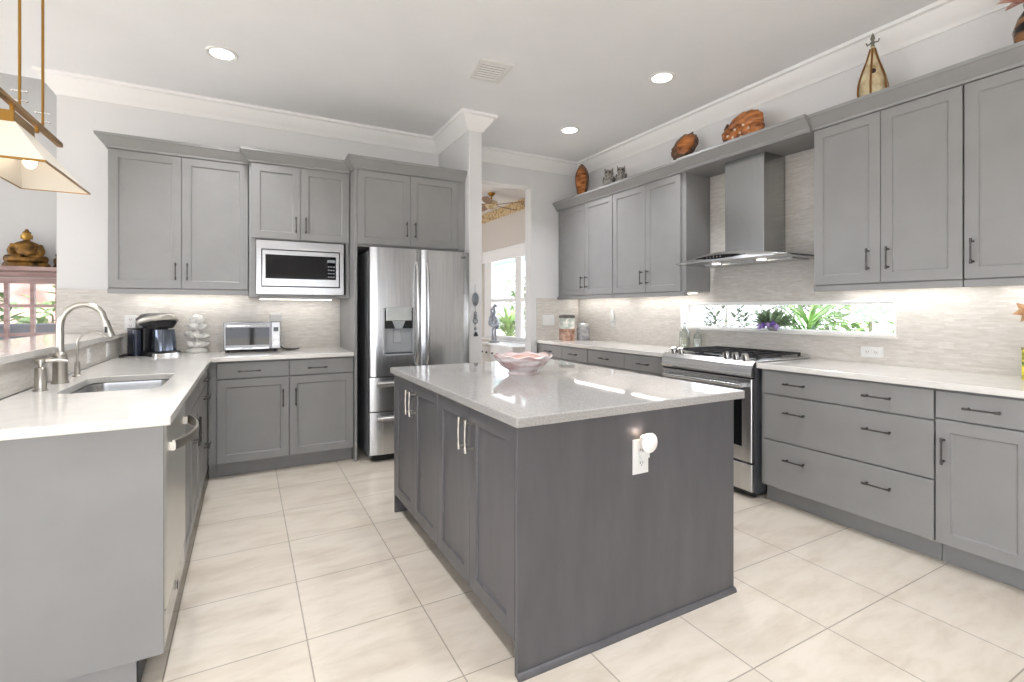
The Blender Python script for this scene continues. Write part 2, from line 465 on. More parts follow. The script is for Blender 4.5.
# living room beyond the half wall, with its brown framed window
lx0, lx1, lz0, lz1, ly = -2.72, -1.435, .62, 1.57, 6.3
mb = MB().box(-5, lx0, ly, ly + .12, 0, 3.62).box(lx1, -1.0, ly, ly + .12, 0, 3.62).box(lx0, lx1, ly, ly + .12, 0, lz0).box(lx0, lx1, ly, ly + .12, lz1, 3.62)
struct('wall_living', mb, M['wall2'])
struct('wall_living_right', MB().box(-1.266, -1.13, 5.07, 6.3, 0, 3.62), M['wall2'])
M['rosewood'] = vary(mat('rosewood', (158, 132, 128), .4), (146, 118, 114), (172, 148, 144), (3, 20, 20), 4)
w3 = thing('window_3', None, None, (-2.0, ly, lz0)); w3['kind'] = 'structure'
mb = MB()
for a in ((lx0, lx0 + .05, lz0, lz1), (lx1 - .05, lx1, lz0, lz1), (lx0 + .05, lx1 - .05, lz0, lz0 + .05), (lx0 + .05, lx1 - .05, lz1 - .05, lz1)):
    mb.box(a[0], a[1], ly + .02, ly + .07, a[2], a[3])
for k in range(1, 7):
    x = lx0 + (lx1 - lx0) * k / 7
    mb.box(x - .016, x + .016, ly + .025, ly + .065, lz0 + .002, lz1 - .002)
for z in (1.03, 1.305): mb.box(lx0 + .002, lx1 - .002, ly + .029, ly + .061, z - .014, z + .014)
link('frame', mb, M['rosewood'], w3)
link('pane', MB().box(lx0 + .05, lx1 - .05, ly + .043, ly + .047, lz0 + .05, lz1 - .05), M['glass'], w3)

# ------------------------------------------------------------------ cabinets
CABPROF = [(0, 2.447), (.007, 2.447), (.010, 2.462), (.028, 2.482), (.048, 2.508), (.055, 2.518), (.062, 2.522), (.064, 2.541), (0, 2.541)]
GR = {'u': 'grey wall cabinets', 'b': 'grey base cabinets'}

def fronts(root, fr, items, mt, pm, fw=.058):
    for it in items:
        kind, a0, a1, c0, c1, pulls = it
        mb = MB(fr)
        if kind == 'door': mb.shaker(a0, a1, c0, c1, .001, fw=fw)
        else: mb.panel(a0, a1, c0, c1, .001)
        d = link(kind, mb, mt, root)
        for (a, c, L, vert) in pulls:
            link('handle', MB(fr).pull(a, c, L, vert, .0215), pm, d, smooth=40)

def wall_cab(name, label, o, u, n, w, depth, doors, zb=1.425, crown=None, end_rail=True, rail=True, zt=2.54, left=0.0):
    fr = F(o, u, n)
    root = thing(name, label, 'cabinet', fr @ Vector((w / 2, -depth / 2, zb)), GR['u'])
    mb = MB(fr)
    mb.box(0, w, -depth, 0, zb, zt)
    link('carcass', mb, M['cab'], root, bevel=.0015)
    fronts(root, fr, doors, M['cab'], M['pull'])
    if rail:
        mb = MB(fr).box(0, w, -.02, .02, zb - .037, zb - .001)
        link('light_rail', mb, M['cab'], root, bevel=.002)
    if crown:
        link('crown', MB(fr).sweep(crown, CABPROF, 1), M['cab'], root, smooth=25)
    return root

# back wall, left double cabinet
ub = ((1, 0, 0), (0, -1, 0))
def hpair(mid, c, L=.115, off=.038): return [(mid - off, c, L, True)], [(mid + off, c, L, True)]
x0, x1 = -.887, .017
xm = -.436 - x0; w = x1 - x0
hl, hr = hpair(xm, 1.56)
wall_cab('upper_cabinet', 'grey double-door wall cabinet above the coffee maker', (x0, 4.552, 0), *ub, w, .368,
         [('door', .004, xm - .0015, 1.43, 2.443, hl), ('door', xm + .0015, w - .003, 1.43, 2.443, hr)],
         crown=[(0, -.36), (0, .0215), (w, .0215)])
# microwave cabinet, standing forward
x0, x1 = .021, .793
w = x1 - x0; xm = .40 - x0
fr = F((x0, 4.435, 0), *ub)
root = thing('upper_cabinet', 'grey wall cabinet holding the built-in microwave', 'cabinet', fr @ Vector((w / 2, -.25, 1.37)), GR['u'])
mb = MB(fr).box(0, w, -.485, 0, 1.84, 2.54).box(0, w, -.485, 0, 1.37, 1.392).box(0, .048, -.485, 0, 1.392, 1.84).box(w - .03, w, -.485, 0, 1.392, 1.84).box(.048, w - .03, -.485, -.47, 1.392, 1.84)
link('carcass', mb, M['cab'], root, bevel=.0015)
hl, hr = hpair(xm, 1.965)
fronts(root, fr, [('door', .02, xm - .0015, 1.845, 2.443, hl), ('door', xm + .0015, w - .004, 1.845, 2.443, hr)], M['cab'], M['pull'])
link('crown', MB(fr).sweep([(0, -.029), (0, .0215), (w, .0215)], CABPROF, 1), M['cab'], root, smooth=25)
# fridge cabinet with its tall side panel
x0, x1 = .796, 1.785
w = x1 - x0; xm = 1.272 - x0
fr = F((x0, 4.232, 0), *ub)
root = thing('fridge_cabinet', 'grey cabinet over the fridge with tall side panel down to the floor', 'cabinet', fr @ Vector((0.5, -.3, 0)), GR['u'])
link('carcass', MB(fr).box(.021, w - .002, -.69, 0, 1.80, 2.54), M['cab'], root, bevel=.0015)
link('side_panel', MB(fr).box(0, .02, -.69, .02, 0, 2.446), M['cab'], root, bevel=.0015)
link('filler', MB(fr).box(.925, w, .001, .018, 1.80, 2.443), M['cab'], root)
hl, hr = hpair(xm, 1.965)
fronts(root, fr, [('door', .022, xm - .0015, 1.822, 2.443, hl), ('door', xm + .0015, .922, 1.822, 2.443, hr)], M['cab'], M['pull'])
link('crown', MB(fr).sweep([(-.0005, -.116), (-.0005, .0215), (w, .0215)], CABPROF, 1), M['cab'], root, smooth=25)

# right wall uppers, u runs towards the camera
ur = ((0, -1, 0), (-1, 0, 0))
def upper_right(label, ya, yb, cuts, pullpos, crown):
    w = ya - yb
    ds = []
    for (p, q), hp in zip(cuts, pullpos):
        ds.append(('door', ya - p, ya - q, 1.43, 2.443, [(ya - hp, 1.57, .115, True)]))
    return wall_cab('upper_cabinet', label, (3.312, ya, 0), *ur, w, .296, ds, crown=crown)
upper_right('grey double-door wall cabinet in the corner by the doorway', 4.925, 3.913, [(4.862, 4.382), (4.379, 3.916)], (4.42, 4.34),
            [(-.0018, .0215), (1.0138, .0215)])
upper_right('grey double-door wall cabinet left of the range hood', 3.909, 2.976, [(3.906, 3.447), (3.443, 3.022)], (3.485, 3.405),
            [(-.0018, .0215), (.9348, .0215)])
upper_right('grey double-door wall cabinet right of the range hood', 1.892, 1.126, [(1.889, 1.5065), (1.5035, 1.128)], (1.566, 1.463),
            [(-.0018, .0215), (.7678, .0215)])
upper_right('grey single-door wall cabinet under the dark vase', 1.122, .655, [(1.120, .658)], (1.085,), [(-.0018, .0215), (.467, .0215), (.467, -.29)])
# bridge over the hood
fr = F((3.312, 2.974, 0), *ur)
root = thing('hood_bridge', 'grey bridging panel with moulding over the range hood', 'cabinet panel', fr @ Vector((.54, -.1, 2.44)))
link('soffit', MB(fr).box(.001, 1.080, -.296, .058, 2.438, 2.54), M['cab'], root, bevel=.002)
link('crown', MB(fr).sweep([(0, .058), (1.0805, .058)], CABPROF, 1), M['cab'], root, smooth=25)

# base cabinets
def base_cab(label, o, u, n, w, depth, items, side=0, mt=None, toe=True, name='base_cabinet', cut_top=0, zt=.876):
    fr = F(o, u, n)
    root = thing(name, label, 'cabinet', fr @ Vector((w / 2, -depth / 2, 0)), GR['b'])
    link('carcass', MB(fr).box(0, w, -depth, 0, .112, zt - cut_top), M['cab'], root, bevel=.0015)
    fronts(root, fr, items, M['cab'], M['pull'])
    if toe:
        link('toe_kick', MB(fr).box(0, w, -.075, -.06, 0, .111), M['cab'], root)
    return root
# back run
x0 = -.192
w = .986
fr_o = (x0, 4.266, 0)
base_cab('grey base cabinet under the toaster oven', fr_o, *ub, w, .654, [
    ('drawer', .002, .491, .750, .868, [(.215, .803, .14, False)]), ('drawer', .4955, w - .003, .750, .868, [(.70, .803, .13, False)]),
    ('door', .002, .491, .117, .742, [(.448, .58, .12, True)]), ('door', .4955, w - .003, .117, .742, [(.54, .58, .12, True)])])
ob = bpy.data.objects['base_cabinet']
link('filler', MB().box(-.2445, -.193, 4.262, 4.30, .112, .876), M['cab'], ob)
link('filler', MB().box(-.2445, -.193, 4.322, 4.337, 0, .111), M['cab'], ob)
# peninsula, facing +x
up = ((0, 1, 0), (1, 0, 0))
px_ = -.266
pen = thing('peninsula_panel', 'grey end panel closing the sink peninsula, nearest the camera', 'cabinet panel', (-.6, 2.04, 0))
link('panel', MB().box(-1.0, -.246, 2.028, 2.047, .10, .88), M['cab'], pen, bevel=.0015)
link('toe_kick', MB().box(-1.0, -.322, 2.036, 2.047, 0, .099), M['cab'], pen)
base_cab('grey sink base cabinet beside the dishwasher', (px_, 2.662, 0), *up, .79, .55, [
    ('panel_front', .003, .787, .750, .868, []),
    ('door', .003, .393, .117, .742, [(.357, .63, .12, True)]), ('door', .397, .787, .117, .742, [(.433, .63, .12, True)])], cut_top=.20)
base_cab('grey drawer cabinet in the corner behind the sink', (px_, 3.456, 0), *up, .80, .55, [
    ('drawer', .003, .70, .750, .868, [(.40, .80, .13, False)]), ('drawer', .003, .70, .44, .742, [(.40, .68, .13, False)]), ('drawer', .003, .70, .117, .432, [(.40, .36, .13, False)])])
# right run beyond the range: two units of two drawers over two doors
rx = 3.032
def far_unit(label, ya, ym, yb):
    w = ya - yb; m_ = ya - ym
    base_cab(label, (rx, ya, 0), *ur, w, .58, [
        ('drawer', .003, m_ - .0015, .735, .868, [(m_ / 2, .80, .115, False)]), ('drawer', m_ + .0015, w - .003, .735, .868, [((m_ + w) / 2, .80, .115, False)]),
        ('door', .003, m_ - .0015, .117, .728, [(m_ - .04, .60, .115, True)]), ('door', m_ + .0015, w - .003, .117, .728, [(m_ + .04, .60, .115, True)])])
far_unit('grey base cabinet in the far corner by the doorway', 4.924, 4.428, 3.960)
far_unit('grey base cabinet just left of the range', 3.956, 3.418, 2.912)
# right run near: wide drawers
base_cab('grey base cabinet with three wide drawers right of the range', (rx, 2.085, 0), *ur, .944, .58, [
    ('drawer', .025, .941, .722, .868, [(.243, .797, .115, False), (.698, .797, .12, False)]),
    ('drawer', .025, .941, .425, .714, [(.243, .615, .115, False), (.698, .615, .12, False)]),
    ('drawer', .025, .941, .117, .417, [(.243, .315, .115, False), (.698, .315, .12, False)])])
base_cab('grey base cabinet with one drawer and door at the right edge', (rx, 1.138, 0), *ur, .36, .58, [
    ('drawer', .003, .357, .735, .868, [(.183, .80, .12, False)]), ('door', .003, .357, .117, .728, [(.036, .578, .115, True)])])
base_cab('grey base cabinet nearest the camera on the right wall', (rx, .775, 0), *ur, .47, .58, [
    ('drawer', .003, .467, .735, .868, [(.235, .80, .12, False)]), ('door', .003, .467, .117, .728, [(.036, .578, .115, True)])])

# ------------------------------------------------------------------ counters
def rrect(x0, x1, y0, y1, r, n=6):
    P = []
    for cx, cy, a in ((x1 - r, y1 - r, 0), (x0 + r, y1 - r, PI / 2), (x0 + r, y0 + r, PI), (x1 - r, y0 + r, 1.5 * PI)):
        P += [(cx + r * math.cos(a + PI / 2 * k / n), cy + r * math.sin(a + PI / 2 * k / n)) for k in range(n + 1)]
    return P
SK = (-.715, -.345, 2.72, 3.32)
hole = rrect(*SK, .07)
mb = MB().slab([(-.851, 1.992), (-.222, 1.992), (-.222, 4.215), (.793, 4.215), (.793, 4.921), (-.851, 4.921)], [hole], .881, .914)
single('countertop', mb, M['counter'], 'white quartz L-shaped countertop around the sink', 'countertop', (-.5, 4.5, .881), bevel=.004)
single('countertop', MB().slab([(2.985, 2.908), (3.611, 2.908), (3.611, 4.921), (2.985, 4.921)], [], .881, .914), M['counter'],
       'white quartz countertop between the range and far corner', 'countertop', (3.3, 3.9, .881), bevel=.004)
single('countertop', MB().slab([(2.985, .30), (3.611, .30), (3.611, 2.092), (2.985, 2.092)], [], .881, .914), M['counter'],
       'white quartz countertop right of the range below the strip window', 'countertop', (3.3, 1.2, .881), bevel=.004)
single('bar_ledge', MB().slab([(-1.29, 2.0), (-.838, 2.0)] + [(-.838 - .04 + .04 * math.cos(t), 4.918 - .04 + .04 * math.sin(t)) for t in (PI / 2 * k / 6 for k in range(7))] + [(-1.29, 4.918)], [], 1.054, 1.086), M['counter'],
       'raised white quartz bar ledge on the half wall behind the sink', 'counter ledge', (-1.0, 3.2, 1.054), bevel=.005)

# sink
sx0, sx1, sy0, sy1 = SK
root = thing('kitchen_sink', 'undermounted stainless steel sink in the white countertop', 'sink', ((sx0 + sx1) / 2, (sy0 + sy1) / 2, .68))
rings = []
for off, z, r in ((-.012, .8795, .08), (.002, .8795, .07), (.004, .86, .07), (.010, .72, .065), (.03, .69, .05), (.12, .682, .03)):
    rings.append([(x, y, z) for x, y in rrect(sx0 + off, sx1 - off, sy0 + off, sy1 - off, r)])
mb = MB().loft(rings, False, True)
so = link('basin', mb, M['steel_h'], root, smooth=40)
link('drain', MB().lathe(((sx0 + sx1) / 2, (sy0 + sy1) / 2, .6825), [(.045, 0), (.045, .003), (.03, .004), (.03, .001), (0, .001)], 20), M['chrome'], root, smooth=40)

# faucet
fx, fy = -.788, 3.12
root = thing('faucet', 'tall gooseneck pull-down faucet in brushed nickel behind the sink', 'faucet', (fx, fy, .9145))
link('body', MB().lathe((fx, fy, .9145), [(.034, 0), (.034, .006), (.029, .012), (.028, .13), (.026, .14), (.018, .15)], 24), M['nickel'], root, smooth=40)
pts = [(fx, fy, 1.05), (fx, fy, 1.17)] + [(fx + .088 - .088 * math.cos(t), fy, 1.19 + .105 * math.sin(t)) for t in (PI * k / 14 for k in range(12))]
pts += [(fx + .172, fy, 1.20)]
link('spout', MB().tube(pts, .0145, 14), M['nickel'], root, smooth=60)
link('spray_head', MB().tube([(fx + .1715, fy, 1.215), (fx + .18, fy, 1.18), (fx + .195, fy, 1.135)], [.0148, .0165, .0175], 14), M['nickel'], root, smooth=60)
link('spray_button', MB().box(fx + .172, fx + .182, fy - .022, fy - .0145, 1.155, 1.185), M['black'], root)
link('lever', MB().tube([(fx - .02, fy - .02, 1.03), (fx - .028, fy - .06, 1.032), (fx - .03, fy - .13, 1.035)], [.012, .009, .008], 10), M['nickel'], root, smooth=60)
# filtered water tap
tx_, ty_ = -.79, 3.40
root = thing('water_tap', 'small slim gooseneck water tap right of the main faucet', 'tap', (tx_, ty_, .9145))
link('body', MB().lathe((tx_, ty_, .9145), [(.02, 0), (.02, .005), (.013, .01), (.012, .07), (.008, .08)], 16), M['nickel'], root, smooth=40)
link('spout', MB().tube([(tx_, ty_, .985), (tx_, ty_, 1.07)] + [(tx_ + .062 - .062 * math.cos(t), ty_, 1.085 + .065 * math.sin(t)) for t in (PI * k / 12 for k in range(11))], .0055, 10), M['nickel'], root, smooth=60)
link('lever', MB().cyl((tx_, ty_ - .01, .965), (tx_ + .004, ty_ - .05, .97), .005, .004, 8), M['nickel'], root, smooth=60)
# soap dispenser
dx_, dy_ = -.79, 2.87
root = thing('soap_dispenser', 'brushed nickel soap pump at the near end of the sink', 'soap dispenser', (dx_, dy_, .9145))
link('body', MB().lathe((dx_, dy_, .9145), [(.027, 0), (.027, .006), (.021, .008), (.021, .095), (.018, .1), (.009, .104), (.009, .125)], 20), M['nickel'], root, smooth=40)
link('nozzle', MB().lathe((dx_, dy_, 1.035), [(.017, 0), (.017, .014), (.01, .018)], 16).tube([(dx_, dy_, 1.043), (dx_ + .05, dy_ + .01, 1.045), (dx_ + .085, dy_ + .02, 1.038)], [.008, .007, .006], 10), M['nickel'], root, smooth=40)

# ------------------------------------------------------------------ dishwasher
fr = F((-.246, 2.052, 0), *up)
root = thing('dishwasher', 'stainless dishwasher with bowed handle in the peninsula', 'dishwasher', (-.5, 2.35, 0))
link('body', MB(fr).box(.002, .603, -.55, -.021, .10, .872), M['darkgrey'], root)
d = link('door', MB(fr).panel(.003, .602, .235, .872, -.02, .025, .004), mat('dishwasher_steel', (222, 222, 218), .36, .85), root)
link('kick_panel', MB(fr).panel(.003, .602, .115, .232, -.02, .022, .003), M['steel'], root)
link('toe_kick', MB(fr).box(.003, .602, -.08, -.07, 0, .10), M['darkgrey'], root)
n = 12
pts = [(.06 + .48 * i / n, .012 + .052 * math.sin(PI * i / n) ** .7, .785) for i in range(n + 1)]
rings = [[(a, b + .004, c - .02), (a, b + .012, c - .016), (a, b + .014, c), (a, b + .012, c + .016), (a, b + .004, c + .02), (a, b, c)] for a, b, c in pts]
link('handle', MB(fr).loft(rings).box(.055, .085, .004, .02, .77, .80).box(.515, .545, .004, .02, .77, .80), M['nickel'], d, smooth=40)
link('latch', MB(fr).box(.29, .31, .005, .008, .16, .19), M['darkgrey'], root)

# ------------------------------------------------------------------ fridge
fx0, fx1, fyf, fzt = .896, 1.78, 4.08, 1.79
root = thing('fridge', 'stainless French-door refrigerator with water dispenser', 'refrigerator', (1.325, 4.5, 0))
link('body', MB().box(fx0 + .008, fx1 - .008, 4.158, 4.90, .03, 1.765), mat('fridge_side_grey', (132, 134, 137), .4), root, bevel=.004)
link('toe_grille', MB().box(fx0 + .03, fx1 - .03, 4.14, 4.16, .012, .06), M['black'], root)
for xx in (fx0 + .06, fx1 - .06):
    link('foot', MB().lathe((xx, 4.22, 0), [(.025, 0), (.025, .012), (.012, .014), (.012, .03)], 12), M['black'], root)
xs = 1.328
def fridge_front(x0, x1, z0, z1, xc, hw, hole=None, bul=.014):
    """bulged door front with an optional rectangular opening"""
    xsn = sorted(set([x0 + (x1 - x0) * i / 14 for i in range(15)] + ([hole[0], hole[1]] if hole else [])))
    zsn = sorted(set([z0, z1] + ([hole[2], hole[3]] if hole else [])))
    mb = MB(); bm = mb.bm
    def yy(x):
        e = min(x - x0, x1 - x); r = .012
        edge = r - math.sqrt(max(0, r * r - (r - min(e, r)) ** 2))
        return fyf + bul * ((x - xc) / hw) ** 2 + edge
    G = {(i, j): mb.v((x, yy(x), z)) for i, x in enumerate(xsn) for j, z in enumerate(zsn)}
    fs = []
    for i in range(len(xsn) - 1):
        for j in range(len(zsn) - 1):
            if hole and hole[0] - 1e-6 <= xsn[i] and xsn[i + 1] <= hole[1] + 1e-6 and hole[2] - 1e-6 <= zsn[j] and zsn[j + 1] <= hole[3] + 1e-6: continue
            fs.append(mb.f([G[i, j], G[i + 1, j], G[i + 1, j + 1], G[i, j + 1]]))
    ex = bmesh.ops.extrude_face_region(bm, geom=fs, use_keep_orig=True)
    for g in ex['geom']:
        if isinstance(g, bmesh.types.BMVert): g.co.y = fyf + .072
    return mb
H = (1.0, 1.266, .885, 1.285)
dl = link('door', fridge_front(fx0, xs - .003, .715, 1.785, xs, .46, H), M['steel'], root, smooth=40)
dr = link('door', fridge_front(xs + .003, fx1, .715, 1.785, xs, .46), M['steel'], root, smooth=40)
d1 = link('freezer_drawer', fridge_front(fx0, fx1, .425, .706, xs, .46), M['steel'], root, smooth=40)
d2 = link('freezer_drawer', fridge_front(fx0, fx1, .065, .416, xs, .46), M['steel'], root, smooth=40)
for dd, xh in ((dl, xs - .045), (dr, xs + .045)):
    n = 14
    pts = [(xh, fyf - .012 - .045 * math.sin(PI * i / n) ** .5, .80 + .87 * i / n) for i in range(n + 1)]
    link('handle', MB().tube(pts, [.010] + [.0125] * (n - 1) + [.010], 10).cyl((xh, fyf - .005, .802), (xh, fyf + .01, .802), .012, .012, 10).cyl((xh, fyf - .005, 1.668), (xh, fyf + .01, 1.668), .012, .012, 10), M['steel'], dd, smooth=60)
for dd, zt in ((d1, .675), (d2, .388)):
    rings = [[(x, fyf - .004, zt), (x, fyf - .045, zt - .004), (x, fyf - .05, zt - .014), (x, fyf - .042, zt - .022), (x, fyf + .004, zt - .05)] for x in (fx0 + .05, fx1 - .05)]
    link('handle', MB().loft(rings), M['steel_h'], dd)
# dispenser
hx0, hx1, hz0, hz1 = H
yb = fyf + .060
mb = MB().box(hx0, hx1, yb, yb + .008, hz0, hz1).box(hx0, hx0 + .012, fyf - .001, yb, hz0, hz1).box(hx1 - .012, hx1, fyf - .001, yb, hz0, hz1).box(hx0, hx1, fyf - .001, yb, hz0, hz0 + .012)
dp = link('dispenser', mb, mat('dispenser_grey', (176, 180, 184), .35), dl)
link('control_panel', MB().box(hx0 + .025, hx1 - .025, fyf - .006, fyf + .03, 1.175, hz1 + .004), mat('dispenser_silver', (205, 210, 210), .25, .6), dp, bevel=.004)
link('housing', MB().box(hx0 + .004, hx1 - .004, fyf + .012, yb, 1.11, 1.26), M['black'], dp)
link('spout', MB().loft([[(1.133 + a * .03, fyf + .03 + b * .02, 1.11) for a, b in ((-1, -1), (1, -1), (1, 1), (-1, 1))], [(1.133 + a * .055, fyf + .03 + b * .025, 1.174) for a, b in ((-1, -1), (1, -1), (1, 1), (-1, 1))]]), mat('silver_plastic', (196, 200, 204), .3, .5), dp)
link('paddle', MB().box(1.098, 1.168, yb - .016, yb - .004, .99, 1.105), mat('paddle_grey', (176, 180, 184), .35), dp, bevel=.003)
link('tray', MB().box(hx0 + .014, hx1 - .014, fyf + .004, yb - .002, hz0 + .013, hz0 + .022), M['darkgrey'], dp)
mk = MB()
rr = [(1.712 + .008 * math.cos(t), fyf + .003, 1.738 + .008 * math.sin(t)) for t in (2 * PI * k / 12 for k in range(13))]
mk.tube(rr, .0016, 6).box(1.724, 1.7265, fyf + .002, fyf + .0075, 1.731, 1.746).box(1.724, 1.732, fyf + .002, fyf + .0075, 1.731, 1.7335).box(1.736, 1.7385, fyf + .002, fyf + .0075, 1.731, 1.746).box(1.736, 1.745, fyf + .002, fyf + .0075, 1.731, 1.7335).box(1.736, 1.745, fyf + .002, fyf + .0075, 1.7435, 1.746).box(1.7425, 1.745, fyf + .002, fyf + .0075, 1.731, 1.738)
link('badge', mk, M['darkgrey'], dr)

# ------------------------------------------------------------------ microwave
fr = F((.072, 4.428, 0), *ub)
mw, mz0, mz1 = .668, 1.395, 1.828
root = thing('microwave', 'built-in stainless microwave with trim frame in the wall cabinet', 'microwave', (.40, 4.6, mz0))
mb = MB(fr)
a0, a1, c0, c1 = .035, mw - .03, 1.452, 1.76
for q in ((0, a0, mz0, mz1), (a1, mw, mz0, mz1), (a0, a1, mz0, c0), (a0, a1, c1, mz1)): mb.box(q[0], q[1], .008, .022, q[2], q[3])
link('trim_frame', mb, M['steel_h'], root)
link('body', MB(fr).box(.01, mw - .03, -.40, .006, 1.40, 1.815), M['black'], root)
d = link('door', MB(fr).panel(a0 + .008, a1 - .008, c0 + .008, c1 - .008, .0065, .026, .004), M['steel_h'], root)
link('window', MB(fr).box(a0 + .03, a1 - .035, .033, .0345, 1.52, 1.715), M['blackglass'], d)
mb = MB(fr)
for r in range(4):
    for c in range(3): mb.box(a1 - .10 + c * .02, a1 - .087 + c * .02, .035, .0357, 1.54 + r * .028, 1.552 + r * .028)
mb.box(a1 - .105, a1 - .042, .035, .0357, 1.665, 1.69)
link('keypad', mb, M['midgrey'], d)

# ------------------------------------------------------------------ range hood
root = thing('range_hood', 'stainless chimney range hood over the range', 'range hood', (3.4, 2.45, 1.63))
link('chimney', MB().box(3.35, 3.608, 2.284, 2.618, 1.672, 2.436), M['steel_hood'], root, bevel=.002)
yc, hw = 2.45, .475
def arch(t): return 1.648 + .048 * math.cos(t * PI / 2) ** 1.2
n = 16
rings = []
for i in range(n + 1):
    t = -1 + 2 * i / n
    xf = 3.135 - .05 * math.cos(t * PI / 2)
    zt = arch(t) if abs(t) < 1 else 1.648
    y = yc + hw * t
    rings.append([(xf, y, 1.635), (xf - .003, y, (1.635 + zt) / 2), (xf + .004, y, zt), (3.606, y, zt), (3.606, y, 1.635)])
link('canopy', MB().loft(rings), M['steel_hood'], root, smooth=35)
rings = []
for i in range(9):
    t = -.42 + .92 * i / 8
    xf = 3.135 - .05 * math.cos(t * PI / 2) - .006
    e = .012 * (1 - (2 * i / 8 - 1) ** 2) + .002
    rings.append([(xf, yc + hw * t, 1.663 - e), (xf, yc + hw * t, 1.663 + e), (xf + .004, yc + hw * t, 1.663 + e), (xf + .004, yc + hw * t, 1.663 - e)])
cp = link('control_strip', MB().loft(rings), M['blackglass'], root)
for k in range(5):
    y = yc + .055 + .03 * (k - 2)
    xf = 3.135 - .05 * math.cos((y - yc) / hw * PI / 2) - .006
    link('button', MB().cyl((xf - .004, y, 1.663), (xf + .002, y, 1.663), .006, .006, 10), M['chrome'], cp, smooth=40)
for y in (2.27, 2.66):
    link('lamp', MB().lathe((3.30, y, 1.629), [(.032, .0055), (.032, .001), (.026, 0), (0, 0)], 18), emit('hood_lens', (255, 248, 236), 3), root, smooth=40)
link('filter', MB().box(3.36, 3.56, 2.08, 2.82, 1.628, 1.6345), M['steel_h'], root)

# ------------------------------------------------------------------ range
ry0, ry1 = 2.102, 2.900
fr = F((2.99, ry1, 0), *ur)
w = ry1 - ry0
root = thing('range', 'stainless slide-in gas range under the hood', 'stove', (3.2, 2.5, 0))
link('body', MB(fr).box(.002, w - .002, -.60, 0, .03, .875), M['darkgrey'], root, bevel=.002)
for a in (.05, w - .05):
    for b in (-.05, -.55):
        link('foot', MB(fr).cyl((a, b, 0), (a, b, .03), .02, .016, 12), M['black'], root)
link('cooktop', MB(fr).box(-.006, w + .006, -.612, .0, .9145, .926), M['steel_h'], root, bevel=.003)
link('cooktop_base', MB(fr).box(.004, w - .004, -.60, 0, .876, .914), M['darkgrey'], root)
link('burner_tray', MB(fr).box(.03, w - .03, -.59, -.075, .9262, .930), M['steel_h'], root, bevel=.002)
mb = MB(fr).loft([[(a, .002, .815), (a, .038, .818), (a, .046, .835), (a, .03, .895), (a, .0, .925), (a, -.07, .932), (a, -.07, .876), (a, .002, .876)] for a in (0, w)])
link('control_panel', mb, M['steel_h'], root)
link('display', MB(fr).loft([[(a, -.004, .9285), (a, -.058, .9345), (a, -.058, .932), (a, -.004, .926)] for a in (.26, .47)]), M['blackglass'], root)
for a in (.075, .15, .565, .64, .715):
    kn = MB(fr).tube([(a, -.018, .925), (a, -.014, .935), (a, -.010, .948), (a, -.004, .966)], [.026, .026, .022, .0215], 18)
    k = link('knob', kn, M['chrome'], root, smooth=40)
d = link('oven_door', MB(fr).panel(.002, w - .002, .245, .803, .001, .034, .004), M['steel'], root)
link('window', MB(fr).box(.075, w - .075, .0355, .037, .345, .715), M['blackglass'], d)
link('door_gap', MB(fr).box(.004, w - .004, .002, .03, .804, .814), M['black'], root)
link('handle', MB(fr).tube([(.05 + (w - .1) * i / 8, .078, .758) for i in range(9)], .0135, 12).box(.055, .08, .034, .08, .748, .768).box(w - .08, w - .055, .034, .08, .748, .768), M['steel_h'], d, smooth=50)
link('storage_drawer', MB(fr).panel(.002, w - .002, .05, .232, .001, .032, .004), M['steel'], root)
link('kick_strip', MB(fr).box(.01, w - .01, -.02, .012, .022, .046), M['black'], root)
link('drawer_gap', MB(fr).box(.004, w - .004, .001, .03, .233, .244), M['black'], root)
for g in range(3):
    a0 = .035 + g * (w - .07) / 3; a1 = a0 + (w - .07) / 3 - .006
    mb = MB(fr)
    zt = .956
    for a in (a0 + .008, a1 - .008): mb.box(a - .0045, a + .0045, -.58, -.085, zt - .012, zt)
    for b in (-.575, -.455, -.335, -.21, -.09): mb.box(a0 + .002, a1 - .002, b - .0045, b + .0045, zt - .012, zt)
    am = (a0 + a1) / 2
    mb.box(am - .005, am + .005, -.58, -.085, zt - .012, zt)
    for a in (a0 + .008, a1 - .008):
        for b in (-.57, -.095): mb.box(a - .007, a + .007, b - .007, b + .007, .9302, zt - .01)
    link('grate', mb, M['iron'], root)
    for b in (-.455, -.21) if g != 1 else (-.335,):
        link('burner', MB(fr).lathe((am, b, .9302), [(.045, 0), (.045, .006), (.03, .008), (.03, .012), (0, .012)], 16), M['iron'], root, smooth=40)

